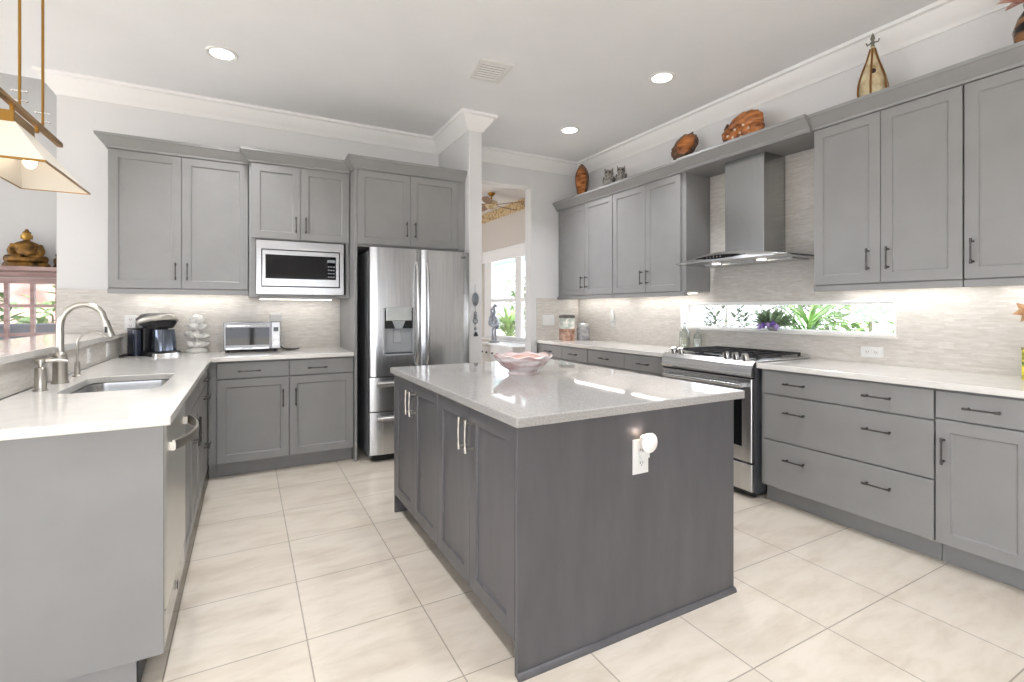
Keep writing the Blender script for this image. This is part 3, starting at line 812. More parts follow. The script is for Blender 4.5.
# ------------------------------------------------------------------ island
ix0, ix1, iy0, iy1 = .818, 1.937, 1.468, 3.06
root = thing('kitchen_island', 'dark-stained wood island with four shaker doors', 'kitchen island', (1.38, 2.26, 0))
link('carcass', MB().box(ix0 + .022, ix1 - .001, iy0 + .021, iy1 - .021, .11, .868), M['island'], root)
link('end_panel', MB().box(ix0, ix1, iy0, iy0 + .02, .0, .868), M['island'], root, bevel=.0015)
link('end_panel', MB().box(ix0, ix1, iy1 - .02, iy1, .0, .868), M['island'], root, bevel=.0015)
link('toe_kick', MB().box(ix0 + .09, ix0 + .105, iy0 + .021, iy1 - .021, 0, .109), M['island'], root)
link('back_panel', MB().box(ix1 - .02, ix1 - .001, iy0 + .021, iy1 - .021, 0, .109), M['island'], root)
link('base_moulding', MB().loft([[(ix0 - .002 + (ix1 - ix0 + .003) * k, iy0 - .001, 0), (ix0 - .002 + (ix1 - ix0 + .003) * k, iy0 - .016, 0), (ix0 - .002 + (ix1 - ix0 + .003) * k, iy0 - .015, .010), (ix0 - .002 + (ix1 - ix0 + .003) * k, iy0 - .009, .017), (ix0 - .002 + (ix1 - ix0 + .003) * k, iy0 - .001, .020)] for k in (0, 1)]), M['island'], root)
fr = F((ix0 + .0215, iy1 - .022, 0), *ur)
L_ = iy1 - iy0 - .044
q = [0, L_ * .25, L_ * .5, L_ * .75, L_]
its = []
for k in range(4):
    hx = (q[k + 1] - .035) if k % 2 == 0 else (q[k] + .035)
    its.append(('door', q[k] + .0015, q[k + 1] - .0015, .115, .862, [(hx, .752, .118, True)]))
for kind, a0, a1, c0, c1, pulls in its:
    d = link('door', MB(fr).shaker(a0, a1, c0, c1, .001, fw=.06), M['island'], root)
    for (a, c, L, v_) in pulls:
        link('handle', MB(fr).pull(a, c, L, v_, .0215, .034, .005), M['nickel'], d, smooth=40)
single('island_countertop', MB().slab([(.800, 1.438), (1.975, 1.438), (1.975, 3.09), (.800, 3.09)], [], .869, .905), M['quartz'],
       'speckled grey quartz top of the dark island', 'countertop', (1.38, 2.26, .869), bevel=.005)

# outlet and night light on the island end
def outlet(x0, x1, z0, z1, fr, label, cat='outlet', kind='duplex', group=None):
    root = thing('wall_outlet' if kind != 'switch' else 'light_switch', label, cat, fr @ Vector(((x0 + x1) / 2, 0, (z0 + z1) / 2)), group)
    link('cover_plate', MB(fr).panel(x0, x1, z0, z1, .0005, .006, .002), M['white'], root)
    xc, zc = (x0 + x1) / 2, (z0 + z1) / 2
    wide = (x1 - x0) > (z1 - z0)
    if kind == 'switch':
        for s in (-.25, .25):
            a = xc + s * (x1 - x0)
            link('rocker', MB(fr).panel(a - .016, a + .016, zc - .03, zc + .03, .0066, .004, .001), M['white'], root)
    else:
        for s in (-1, 1):
            if wide:
                a, c = xc + s * .025, zc
            else:
                a, c = xc, zc + s * .025
            r = link('socket', MB(fr).panel(a - .017, a + .017, c - .015, c + .015, .0066, .002, .001), M['white'], root)
            link('slot', MB(fr).box(a - .008, a - .0055, .0087, .0092, c - .004, c + .007).box(a + .0055, a + .008, .0087, .0092, c - .004, c + .006).box(a - .002, a + .002, .0087, .0092, c - .011, c - .007), M['black'], r)
    return root
fi = F((0, iy0, 0), *ub)
outlet(1.335, 1.415, .62, .757, fi, 'white outlet plate below the night light on the island end')
nl = thing('night_light', 'small round glowing night light plugged into the island outlet', 'night light', (1.395, iy0 - .01, .735))
link('plug', MB(fi).box(1.36, 1.40, .0095, .03, .685, .715), M['white'], nl, bevel=.004)
link('shade', MB(fi @ Matrix.Translation((1.378, .045, .752)) @ Matrix.Rotation(-PI / 2, 4, 'X')).lathe((0, 0, 0), [(.012, -.03), (.028, -.02), (.037, 0), (.039, .008), (.035, .012), (.023, .02), (0, .024)], 24), mat('frosted_shade', (244, 240, 236), .3, Emission_Color=lin((255, 236, 224)), Emission_Strength=.06), nl, smooth=50)
link('bulb', MB(fi).ball((1.372, .022, .766), .011, 10, 8), M['bulb'], nl, smooth=60)
ll = bpy.data.lights.new('night_lamp', 'POINT'); ll.energy = .06; ll.color = (1, .8, .68); ll.shadow_soft_size = .01
lo = bpy.data.objects.new('night_lamp', ll); COL.objects.link(lo); lo.parent = nl
lo.location = Vector((1.368, iy0 - .022, .785)) - nl.location

# shell-like bowl
bc = Vector((1.395, 2.44, .9055))
m = vary(mat('pink_marbled_glaze', (214, 190, 188), .18), (190, 158, 156), (232, 226, 226), (9, 9, 40), 5, .35, .6)
def scal(t, k): return 1 + (.03 if k > 2 else 0) * math.cos(9 * t)
mb = MB().lathe(bc, [(.085, 0), (.078, .012), (.085, .022), (.118, .045), (.148, .078), (.166, .102), (.163, .106), (.142, .082), (.112, .052), (.07, .036), (0, .032)], 54, scal)
for v in mb.bm.verts:
    if v.co.z > bc.z + .03: v.co.z += .006 * math.sin(9 * math.atan2(v.co.y - bc.y, v.co.x - bc.x))
root = thing('fruit_bowl', 'pink and grey marbled scalloped bowl on the island top', 'bowl', bc)
link('bowl', mb, m, root, smooth=50)
mb = MB().ball(bc + Vector((.02, 0, .074)), (.110, .102, .034), 24, 10, lambda d: 1 + .12 * noise.noise(d * 3))
link('shell_fill', mb, vary(mat('coral_glaze', (202, 150, 136), .3), (184, 126, 112), (222, 186, 176), (14, 14, 14), 4), root, smooth=60)

# ------------------------------------------------------------------ wall plates
frr = F((tx, 0, 0), *ur)          # right wall, a = -y
outlet(-1.763, -1.634, .957, 1.025, frr, 'white double outlet below the strip window', kind='duplex')
frf = F((0, WY - .009, 0), *ub)
outlet(3.079, 3.245, 1.083, 1.205, frf, 'white double switch plate on the far tiled wall', 'switch', kind='switch')
o = outlet(-.853, -.775, 1.105, 1.225, frf, 'white outlet behind the coffee maker')
frh = F((-.856, 0, 0), *up)
outlet(3.87, 3.945, .94, 1.035, frh, 'white outlet on the half wall tile, nearer the camera')
outlet(4.34, 4.415, .94, 1.035, frh, 'white outlet on the half wall tile, nearer the corner')
# plug-in air freshener in the far corner
root = thing('air_freshener', 'white plug-in air freshener on the tile left of the hood', 'air freshener', (tx, 4.27, 1.09))
link('cover_plate', MB(frr).panel(-4.31, -4.235, 1.075, 1.19, .0005, .006, .002), M['white'], root)
link('body', MB(frr).loft([[(-4.272 + s * .03 * math.cos(t), .007 + b, z + .0 * t) for t in (0,) for s in (0,)] + [(-4.272 + .028 * k * math.cos(t), .02 + .02 * k * math.sin(t), z) for t in (2 * PI * i / 16 for i in range(16))] for z, k, b in ((1.13, .7, 0), (1.15, 1, 0), (1.22, .95, 0), (1.26, .6, 0), (1.268, .2, 0))]), M['white'], root, smooth=50)

# ------------------------------------------------------------------ back counter items
CT = .9146
# coffee maker
A = T((-.625, 4.70, CT), .58)
root = thing('coffee_maker', 'black and silver single-cup coffee maker on the back counter', 'coffee maker', (-.655, 4.66, CT))
def rr3(x0, x1, y0, y1, r, z, n=4): return [(x, y, z) for x, y in rrect(x0, x1, y0, y1, r, n)]
navy = mat('dark_blue_plastic', (36, 42, 58), .12)
link('base', MB(A).loft([rr3(-.10, .12, -.15, .14, .03, 0), rr3(-.10, .12, -.15, .14, .03, .028), rr3(-.095, .115, -.145, .135, .028, .033)]), M['black'], root, smooth=35)
link('column', MB(A).loft([rr3(-.09, .11, 0, .13, .025, .034), rr3(-.085, .105, 0, .125, .025, .29)]), M['black'], root, smooth=35)
link('water_tank', MB(A).loft([rr3(-.150, -.095, -.02, .10, .02, .004), rr3(-.150, -.095, -.02, .10, .02, .20)]), navy, root, smooth=35)
link('tank_lid', MB(A).loft([rr3(-.153, -.093, -.023, .103, .02, .202), rr3(-.150, -.096, -.02, .10, .02, .214)]), M['black'], root, smooth=35)
sil = mat('champagne_plastic', (196, 192, 184), .22, .5)
hd = link('brew_head', MB(A).loft([rr3(-.075, .10, -.10, .11, .05, .21, 6), rr3(-.095, .118, -.125, .12, .06, .25, 6), rr3(-.095, .118, -.125, .12, .06, .285, 6), rr3(-.07, .095, -.09, .10, .05, .318, 6), rr3(-.03, .06, -.05, .06, .03, .328, 6)]), M['black'], root, smooth=45)
mb = MB(A)
ring_o = [(.012 + .112 * math.cos(t), -.02 + .115 * math.sin(t), .268 + .028 * -math.sin(t)) for t in (2 * PI * k / 28 for k in range(29))]
mb.tube(ring_o, .023, 10)
link('band', mb, sil, hd, smooth=60)
mb = MB(A)
for r in range(2):
    for c in range(3): mb.ball((-.02 + .032 * c, -.075 + .035 * r, .312 + .004 * r), (.011, .010, .006), 10, 6)
link('button', mb, M['midgrey'], hd, smooth=60)
link('carafe_bay', MB(A).loft([rr3(-.05, .11, -.135, -.005, .05, .036, 6), rr3(-.045, .105, -.13, -.005, .05, .12, 6), rr3(-.04, .10, -.12, -.005, .05, .20, 6)]), mat('smoked_steel', (120, 128, 142), .12, .85), root, smooth=45)
link('drip_tray', MB(A).loft([rr3(-.09, .12, -.165, -.10, .03, .0), rr3(-.09, .12, -.165, -.10, .03, .02)]), M['chrome'], root, smooth=35)
mb = MB().tube([(-.80, 4.70, CT + .006), (-.83, 4.62, CT + .006), (-.80, 4.56, CT + .006), (-.835, 4.75, CT + .006), (-.815, 4.88, CT + .008), (-.815, 4.909, 1.10)], .006, 6)
link('cord', mb, M['black'], root, smooth=60)

# white tiered petal ornament
root = thing('petal_ornament', 'white tiered shell and coral ornament beside the toaster oven', 'ornament', (-.355, 4.80, CT))
link('base', MB().lathe((-.355, 4.80, CT), [(.075, 0), (.082, .012), (.07, .03), (.02, .045), (.012, .06), (.010, .27), (0, .28)], 20), M['ceramic'], root, smooth=40)
rnd = random.Random(3)
for z, n, R in ((.045, 8, .095), (.12, 8, .098), (.19, 7, .095), (.25, 6, .065)):
    for k in range(n):
        a = 2 * PI * (k + .5 * (z > .1)) / n + rnd.uniform(-.1, .1)
        Mx = T((-.355, 4.80, CT + z), a) @ Matrix.Rotation(rnd.uniform(-.5, -.2), 4, 'Y')
        mb = MB(Mx)
        rows = []
        for i in range(6):
            u = i / 5
            hw = .046 * math.sin(PI * (.12 + .80 * u)) * (1 + .1 * math.sin(9 * u))
            rows.append([(.008 + (R - .008) * u, hw * s, .012 * (s * s) + .012 * math.sin(6 * s + 3 * u)) for s in (-1, -.5, 0, .5, 1)])
        rows2 = [[(x, y, z_ - .004) for x, y, z_ in r][::-1] for r in rows]
        mb.loft([r + q_ for r, q_ in zip(rows, rows2)])
        link('petal', mb, M['ceramic'], root, smooth=60)
link('bud', MB().ball((-.355, 4.80, CT + .29), (.038, .036, .022), 14, 8, lambda d: 1 + .18 * math.sin(5 * math.atan2(d.y, d.x))), M['ceramic'], root, smooth=60)

# toaster oven
M['toaster'] = mat('satin_steel', (150, 150, 152), .38, 1.0)
bx0, bx1, by0, by1 = -.165, .262, 4.64, 4.885
root = thing('toaster_oven', 'stainless countertop toaster oven with glass door', 'toaster oven', (.05, 4.76, CT))
for xx in (bx0 + .03, bx1 - .04):
    for yy in (by0 + .03, by1 - .03):
        link('foot', MB().lathe((xx, yy, CT), [(.016, 0), (.016, .015), (.012, .018)], 10), M['black'], root)
link('body', MB().box(bx0, bx1, by0 + .006, by1, CT + .0185, CT + .25), M['toaster'], root, bevel=.008)
ft = F((0, by0 + .005, CT), *ub)
d = link('door', MB(ft).panel(bx0 + .006, .186, .04, .245, .001, .016, .003), M['toaster'], root)
link('window', MB(ft).box(bx0 + .018, .176, .0172, .0182, .06, .205), M['blackglass'], d)
link('handle', MB(ft).tube([(bx0 + .03, .04, .218), (-.0, .044, .218), (.158, .04, .218)], .008, 8).cyl((bx0 + .035, .016, .218), (bx0 + .035, .04, .218), .006, .006, 8).cyl((.152, .016, .218), (.152, .04, .218), .006, .006, 8), M['steel_h'], d, smooth=50)
cpn = link('control_panel', MB(ft).panel(.190, .258, .026, .248, .001, .012, .003), mat('panel_silver', (190, 190, 192), .3, .5), root)
link('display', MB(ft).box(.205, .243, .0132, .014, .17, .205), M['blackglass'], cpn)
for c in (.075, .125): link('knob', MB(ft).cyl((.224, .0132, c), (.224, .032, c), .019, .016, 16), M['chrome'], cpn, smooth=40)
link('crumb_tray', MB(ft).box(bx0 + .02, .17, .001, .012, .026, .046), M['steel_h'], root)
link('badge', MB(ft).box(-.03, .05, .0122, .0127, .032, .038), M['darkgrey'], root)
link('cord', MB().tube([(.20, 4.888, CT + .06), (.28, 4.88, CT + .02), (.30, 4.80, CT + .006), (.36, 4.76, CT + .006), (.31, 4.72, CT + .006), (.38, 4.73, CT + .007), (.42, 4.78, CT + .008)], .005, 6), M['black'], root, smooth=60)
root = thing('paper_box', 'small white box standing on top of the toaster oven', 'box', (.225, 4.70, CT + .2505))
link('box', MB(T((.225, 4.70, CT + .2505), .15)).box(-.045, .04, -.03, .03, 0, .055), mat('white_card', (238, 238, 236), .6), root, bevel=.002)
link('lid_flap', MB(T((.225, 4.70, CT + .2505), .15)).loft([[(-.045, -.03, .0555), (.04, -.03, .0555), (.04, -.03, .0575), (-.045, -.03, .0575)], [(-.045, .02, .075), (.04, .02, .075), (.04, .021, .077), (-.045, .021, .077)]]), bpy.data.materials['white_card'], root)

# ------------------------------------------------------------------ far counter items
root = thing('photo_tin', 'brown and cream storage tin in the far corner of the counter', 'canister', (3.25, 4.66, CT))
A = T((3.25, 4.66, CT), -.25)
link('tin', MB(A).loft([rr3(-.08, .08, -.06, .06, .02, 0), rr3(-.08, .08, -.06, .06, .02, .135)]), vary(mat('brown_tin', (150, 110, 92), .35), (128, 88, 72), (188, 156, 138), (20, 20, 20), 4), root, smooth=35)
link('label_panel', MB(A).loft([rr3(-.08, .08, -.06, .06, .02, .1355), rr3(-.08, .08, -.06, .06, .02, .255)]), vary(mat('cream_green_tin', (206, 208, 198), .35), (168, 180, 172), (232, 230, 222), (22, 22, 22), 4, .4, .6), root, smooth=35)
link('lid', MB(A).loft([rr3(-.083, .083, -.063, .063, .022, .2555), rr3(-.083, .083, -.063, .063, .022, .285), rr3(-.07, .07, -.05, .05, .02, .295)]), mat('dark_tin_lid', (112, 108, 104), .3, .6), root, smooth=35)
jc = Vector((3.45, 4.62, CT))
root = thing('glass_jar', 'grey glass storage jar with pale lid beside the brown tin', 'jar', jc)
link('jar', MB().lathe(jc, [(.07, 0), (.074, .01), (.074, .13), (.06, .15)], 24), vary(mat('grey_jar', (150, 150, 156), .15), (128, 128, 136), (176, 174, 176), (18, 18, 18), 3), root, smooth=40)
link('lid', MB().lathe(jc, [(.066, .151), (.068, .155), (.068, .185), (.05, .195), (.015, .20), (.02, .215), (0, .222)], 24), mat('jar_lid', (210, 212, 214), .2, .4), root, smooth=40)

def bottle(loc, h, r, label, liquid, cap):
    root = thing('glass_bottle', label, 'bottle', loc, 'oil bottles beside the range')
    link('bottle', MB().lathe(loc, [(r, 0), (r, .005), (r, h * .62), (r * .6, h * .72), (r * .32, h * .80), (r * .32, h * .9)], 18), M['bottle'], root, smooth=40)
    link('contents', MB().lathe(loc, [(r * .88, .004), (r * .88, h * .42), (0, h * .421)], 18), liquid, root, smooth=40)
    link('stopper', MB().lathe(loc, [(r * .36, h * .901), (r * .36, h * .93), (r * .2, h * .94), (r * .22, h), (0, h + .004)], 14), cap, root, smooth=40)
bottle(Vector((3.50, 3.16, CT)), .235, .048, 'clear glass bottle behind the range, farther from the tile', mat('pale_oil', (226, 220, 196), .2), M['chrome'])
bottle(Vector((3.54, 3.05, CT)), .21, .034, 'shorter clear glass bottle beside the strip window corner', mat('pale_salt', (236, 234, 228), .5), M['ceramic'])

# succulent plant on the window sill
def leaf(mb, base, ang, tilt, L, w, curl=.3, seg=5, th=.002):
    Mx = Matrix.Translation(base) @ Matrix.Rotation(ang, 4, 'Z') @ Matrix.Rotation(-tilt, 4, 'Y')
    rows = []
    for i in range(seg + 1):
        u = i / seg
        hw = w * (math.sin(PI * min(1, .15 + .85 * u)) ** .8 if u < 1 else 0.02)
        dz = -curl * L * u * u
        rows.append([(L * u, -hw, dz), (L * u, 0, dz - hw * .35), (L * u, hw, dz), (L * u, 0, dz - hw * .35 - th)])
    R = [[Mx @ Vector(p) for p in r] for r in rows]
    mb.loft(R)
root = thing('succulent', 'round green succulent with purple flowers on the strip window sill', 'plant', (3.66, 2.43, wz0 + .0045))
sb = Vector((3.665, 2.425, wz0 + .0045))
link('pot', MB().lathe(sb, [(.03, 0), (.042, .025), (.04, .028), (0, .026)], 16), mat('pot_grey', (150, 150, 150), .5), root, smooth=40)
rnd = random.Random(5)
mb = MB()
for k in range(64):
    sgn = 1 if k % 2 else -1
    th = .14 + 1.4 * ((k // 2) / 31.0) + rnd.uniform(-.05, .05)
    leaf(mb, sb + Vector((rnd.uniform(-.02, .012), sgn * rnd.uniform(0, .03), .034)), sgn * PI / 2 + rnd.uniform(-.16, .16), th, rnd.uniform(.175, .205) - .05 * math.sin(th), rnd.uniform(.017, .024), .06)
link('leaves', mb, vary(mat('succulent_green', (140, 166, 128), .5), (112, 142, 104), (166, 186, 154), (40, 40, 40), 3), root, smooth=60)
for k, (dy, dz) in enumerate(((-.06, .035), (-.03, .055), (.01, .045), (.05, .04), (.085, .03))):
    mb = MB()
    for j in range(9):
        a = 2 * PI * j / 9
        c = sb + Vector((-.034 + .004 * math.sin(j), dy, dz))
        leaf(mb, c, PI + 0.9 * math.cos(a), .9 * math.sin(a), .034, .010, .1, 3)
    mb.ball(sb + Vector((-.045, dy, dz)), .013, 8, 6)
    link('flower', mb, mat('purple_flower', (140, 104, 200), .5) if k % 2 else mat('pale_purple_flower', (196, 172, 226), .5), root, smooth=60)

# painted tin and leaf vase at the right edge
root = thing('flower_tin', 'square tin painted with yellow flowers at the right edge of the counter', 'canister', (3.50, .905, CT))
A = T((3.50, .905, CT), .12)
link('tin', MB(A).loft([rr3(-.05, .05, -.05, .05, .008, 0), rr3(-.05, .05, -.05, .05, .008, .15)]), vary(mat('yellow_flower_paint', (200, 196, 60), .35), (72, 104, 40), (236, 216, 70), (30, 30, 30), 3, .42, .56), root, smooth=35)
link('lid', MB(A).loft([rr3(-.052, .052, -.052, .052, .009, .1505), rr3(-.052, .052, -.052, .052, .009, .165)]), mat('tin_rim', (150, 140, 90), .3, .8), root, smooth=35)
vb = Vector((3.50, .905, CT + .166))
root = thing('glass_vase', 'clear glass vase holding a brown leaf on the flower tin', 'vase', vb)
link('vase', MB().lathe(vb, [(.035, 0), (.03, .006), (.012, .03), (.02, .06), (.045, .12), (.05, .16), (.047, .16), (.042, .12), (.016, .06), (0, .05)], 20), M['bottle'], root, smooth=40)
mb = MB()
out = [(0, -.02), (.03, .0), (.06, -.02), (.055, .015), (.09, .02), (.065, .045), (.075, .08), (.04, .07), (.02, .12), (0, .09), (-.02, .12), (-.04, .07), (-.075, .08), (-.065, .045), (-.09, .02), (-.055, .015), (-.06, -.02), (-.03, 0)]
mm = Matrix.Translation(vb + Vector((0, 0, .145))) @ Matrix.Rotation(-PI / 2 + .3, 4, 'Z') @ Matrix.Rotation(PI / 2 - .2, 4, 'X')
mb = MB(mm).slab(out, [], -.003, .003)
link('leaf', mb, vary(mat('dry_leaf', (186, 136, 92), .6), (160, 108, 68), (210, 168, 126), (30, 30, 30), 3), root)
link('stem', MB().tube([vb + Vector((0, 0, .06)), vb + Vector((.004, 0, .13)), vb + Vector((0, 0, .20))], .003, 6), bpy.data.materials['dry_leaf'], root, smooth=60)

# ------------------------------------------------------------------ ornaments on top of the right cabinets
TZ = 2.5412
wood = vary(mat('polished_burl', (170, 96, 46), .25), (96, 46, 18), (206, 132, 72), (10, 10, 26), 5, .32, .68)
dwood = vary(mat('dark_bark', (84, 56, 40), .6), (52, 34, 24), (122, 86, 60), (30, 30, 30), 4, .3, .7, .4)
# tall wood slice
sc = Vector((3.42, 4.60, TZ))
root = thing('wood_slice', 'tall upright polished wood slice on the cabinet by the corner', 'ornament', sc)
A = Matrix.Translation(sc) @ Matrix.Rotation(-1.05, 4, 'Z')
def slice_out(s, n=28):
    P = []
    for k in range(n):
        t = 2 * PI * k / n
        x = .078 * math.cos(t) * s * (1 + .10 * math.sin(3 * t)); z = .205 + .205 * math.sin(t) * (1 if math.sin(t) > 0 else .985) * s
        P.append((x * (1 - .35 * max(0, math.sin(t)) ** 3), z))
    return P
P = slice_out(1)
link('bark', MB(A).loft([[(x, -.018, max(0, z)) for x, z in P], [(x * 1.04, 0, max(0, z)) for x, z in P], [(x, .018, max(0, z)) for x, z in P]]), dwood, root, smooth=40)
P = slice_out(.80)
link('face', MB(A).loft([[(x, -.026, max(.004, z)) for x, z in P], [(x * 1.02, -.0185, max(.003, z)) for x, z in P]]), wood, root)
# two owls
def owl(loc, s, label, rz):
    root = thing('owl_figurine', label, 'figurine', loc, 'owl figurines on the cabinet top')
    A = T(loc, rz, s)
    gm = bpy.data.materials.get('grey_feather') or vary(mat('grey_feather', (112, 108, 104), .6), (78, 74, 70), (156, 152, 146), (60, 60, 60), 3)
    link('body', MB(A).lathe((0, 0, 0), [(.035, 0), (.055, .02), (.066, .06), (.062, .10), (.045, .13), (.042, .15), (.052, .175), (.048, .20), (.03, .215), (0, .218)], 20), gm, root, smooth=50)
    for sg in (-1, 1):
        link('ear', MB(A).tube([(sg * .034, 0, .198), (sg * .042, 0, .222), (sg * .048, 0, .245)], [.016, .010, .001], 8), gm, root, smooth=60)
        link('eye', MB(A).ball((sg * .02, -.046, .182), (.013, .006, .013), 10, 8), mat('owl_eye', (60, 50, 36), .2), root, smooth=60)
        link('wing', MB(A).ball((sg * .058, .005, .085), (.014, .04, .06), 12, 8), bpy.data.materials.get('dark_feather') or mat('dark_feather', (88, 84, 80), .6), root, smooth=60)
    link('beak', MB(A).tube([(0, -.045, .172), (0, -.06, .162)], [.007, .001], 6), M['black'], root)
owl((3.36, 4.05, TZ), .90, 'larger grey owl figurine, left of the pair on the cabinets', -.9)
owl((3.37, 3.87, TZ), .82, 'smaller grey owl figurine, right of the pair on the cabinets', -.9)
# round burl on a stand
bc2 = Vector((3.42, 3.09, TZ))
root = thing('burl_plaque', 'round burl wood plaque leaning on a stand left of the hood', 'ornament', bc2)
A = Matrix.Translation(bc2 + Vector((0, 0, .172))) @ Matrix.Rotation(-.95, 4, 'Z') @ Matrix.Rotation(-.35, 4, 'X') @ Matrix.Rotation(.5, 4, 'Y')
def lumpy(f, a): return lambda d: 1 + a * noise.noise(d * f + Vector((3, 1, 2)))
link('burl', MB(A).ball((0, 0, 0), (.095, .035, .145), 28, 16, lumpy(4, .16)), dwood, root, smooth=70)
link('polished_face', MB(A).ball((.004, -.022, .01), (.065, .022, .11), 24, 12, lumpy(3, .1)), wood, root, smooth=70)
mb = MB()
for k in range(7): mb.ball(bc2 + Vector((-.05 + .012 * (k % 3), -.11 + .036 * k, .034)), (.03, .026, .020 + .007 * (k % 2)), 12, 8, lumpy(5, .25))
link('root_base', mb, dwood, root, smooth=70)
# carved root ornament
cc = Vector((3.42, 2.49, TZ))
root = thing('carved_root', 'wide orange-brown carved root ornament above the range hood', 'ornament', cc)
A = Matrix.Translation(cc) @ Matrix.Rotation(PI / 2 - .12, 4, 'Z')
link('shell', MB(A).ball((0, 0, .165), (.165, .055, .105), 30, 16, lambda d: 1 + .12 * noise.noise(d * 3.5) - (.25 * max(0, -d.z))), wood, root, smooth=70)
mb = MB(A)
for x, z, r in ((-.14, .10, .055), (-.07, .085, .06), (.0, .075, .05), (.075, .09, .062), (.135, .12, .055)):
    mb.ball((x, .03, z), (r, r * .8, r), 16, 10, lumpy(4, .2))
link('lobe', mb, wood, root, smooth=70)
mb = MB(A)
for x, z in ((-.10, .10), (-.05, .14), (-.02, .09), (.03, .13), (.05, .075), (-.03, .055), (.10, .10)): mb.ball((x, .075, z), .011, 10, 6)
link('bead', mb, mat('pearl_bead', (232, 206, 176), .25), root, smooth=60)
mb = MB(A)
for x in (-.13, -.05, .04, .12): mb.tube([(x, 0, .003), (x * 1.02, .01, .03), (x * .95, .0, .075)], [.011, .014, .022], 8)
mb.tube([(.155, 0, .13), (.185, 0, .20), (.175, 0, .235)], [.02, .022, .006], 8)
link('foot', mb, dwood, root, smooth=60)
# gourd birdhouse
gb = Vector((3.42, 1.605, TZ))
root = thing('birdhouse', 'teardrop gold birdhouse with finial on the right cabinets', 'birdhouse', gb)
gold = vary(mat('antique_gold', (206, 190, 152), .4), (164, 134, 86), (228, 218, 186), (16, 16, 16), 4, .3, .7)
link('body', MB().lathe(gb, [(.058, 0), (.068, .02), (.075, .06), (.076, .10), (.070, .145), (.058, .19), (.042, .235), (.028, .28), (.018, .315), (.012, .345), (.010, .36)], 24), gold, root, smooth=50)
link('finial', MB().lathe(gb, [(.012, .361), (.008, .375), (.016, .385), (.007, .395), (.013, .41), (.009, .425), (.001, .445)], 14), mat('pewter', (128, 126, 116), .35, .8), root, smooth=40)
mb = MB()
for s in (-1, 1): mb.tube([gb + Vector((0, s * .008, .385)), gb + Vector((0, s * .03, .38)), gb + Vector((0, s * .036, .395))], .005, 6)
link('finial_scroll', mb, bpy.data.materials['pewter'], root, smooth=60)
dv = Vector((-.90, -.43, 0)).normalized()
link('entrance_hole', MB().cyl(gb + dv * .046 + Vector((0, 0, .185)), gb + dv * .062 + Vector((0, 0, .187)), .017, .016, 16), mat('hole_dark', (52, 24, 20), .6), root, smooth=40)
for k in range(6):
    a = PI * 2 * k / 6 + .3
    pts = [gb + Vector((math.cos(a) * r, math.sin(a) * r, z)) for r, z in ((.066, .0), (.076, .03), (.082, .075), (.080, .12), (.070, .165), (.054, .215), (.036, .262), (.022, .31), (.014, .345))]
    link('scroll_band', MB().tube(pts, .0055, 6), bpy.data.materials.get('aged_copper') or mat('aged_copper', (140, 98, 52), .35, .6), root, smooth=60)
# dark vase with pink flower
vb = Vector((3.42, .895, TZ))
root = thing('dark_vase', 'dark glazed vase with a pink flower at the right edge', 'vase', vb)
link('vase', MB().lathe(vb, [(.045, 0), (.05, .01), (.072, .07), (.078, .12), (.06, .18), (.035, .22), (.04, .25), (.034, .25), (.02, .2), (0, .19)], 24), vary(mat('dark_glaze', (66, 52, 44), .15), (34, 30, 30), (150, 104, 66), (9, 9, 22), 4, .42, .66), root, smooth=50)
mb = MB()
for k in range(12):
    a = 2 * PI * k / 12
    leaf(mb, vb + Vector((0, .02, .27)), a, .55 + .35 * (k % 2), .11, .03, .45)
link('flower', mb, vary(mat('pink_petal', (224, 164, 148), .5), (206, 128, 112), (240, 200, 184), (20, 20, 20), 3), root, smooth=60)

# ------------------------------------------------------------------ ceiling fixtures
for (cx, cy), lab in (((-.147, 3.956), 'recessed ceiling light above the sink corner'), ((2.805, 2.755), 'recessed ceiling light nearest the range hood'), ((2.819, 3.998), 'recessed ceiling light nearest the far doorway'),
        ((2.05, 1.30), 'recessed ceiling light added out of view right of the island'), ((-.147, 2.70), 'recessed ceiling light added out of view over the sink aisle'), ((-.147, 1.40), 'recessed ceiling light added out of view past the peninsula end'), ((1.33, 1.0), 'recessed ceiling light added out of view before the island end')):  # last four are unseen lamps, added to light the foreground
    root = thing('ceiling_light', 'round white ' + lab, 'ceiling light', (cx, cy, CZ), 'recessed ceiling lights')
    link('trim_ring', MB().lathe((cx, cy, CZ), [(.10, -.0005), (.10, -.006), (.094, -.010), (.074, -.006), (.072, -.0005)], 32), M['white'], root, smooth=40)
    link('lens', MB().lathe((cx, cy, CZ), [(.0715, -.001), (.0715, -.005), (.05, -.007), (0, -.0075)], 32), M['lens'], root, smooth=40)
    ll = bpy.data.lights.new('can_lamp', 'AREA'); ll.shape = 'DISK'; ll.size = .14; ll.energy = CAN_W; ll.color = (.98, .985, 1); ll.spread = math.radians(104)
    lo = bpy.data.objects.new('can_lamp', ll); COL.objects.link(lo); lo.parent = root; lo.location = (0, 0, -.012)
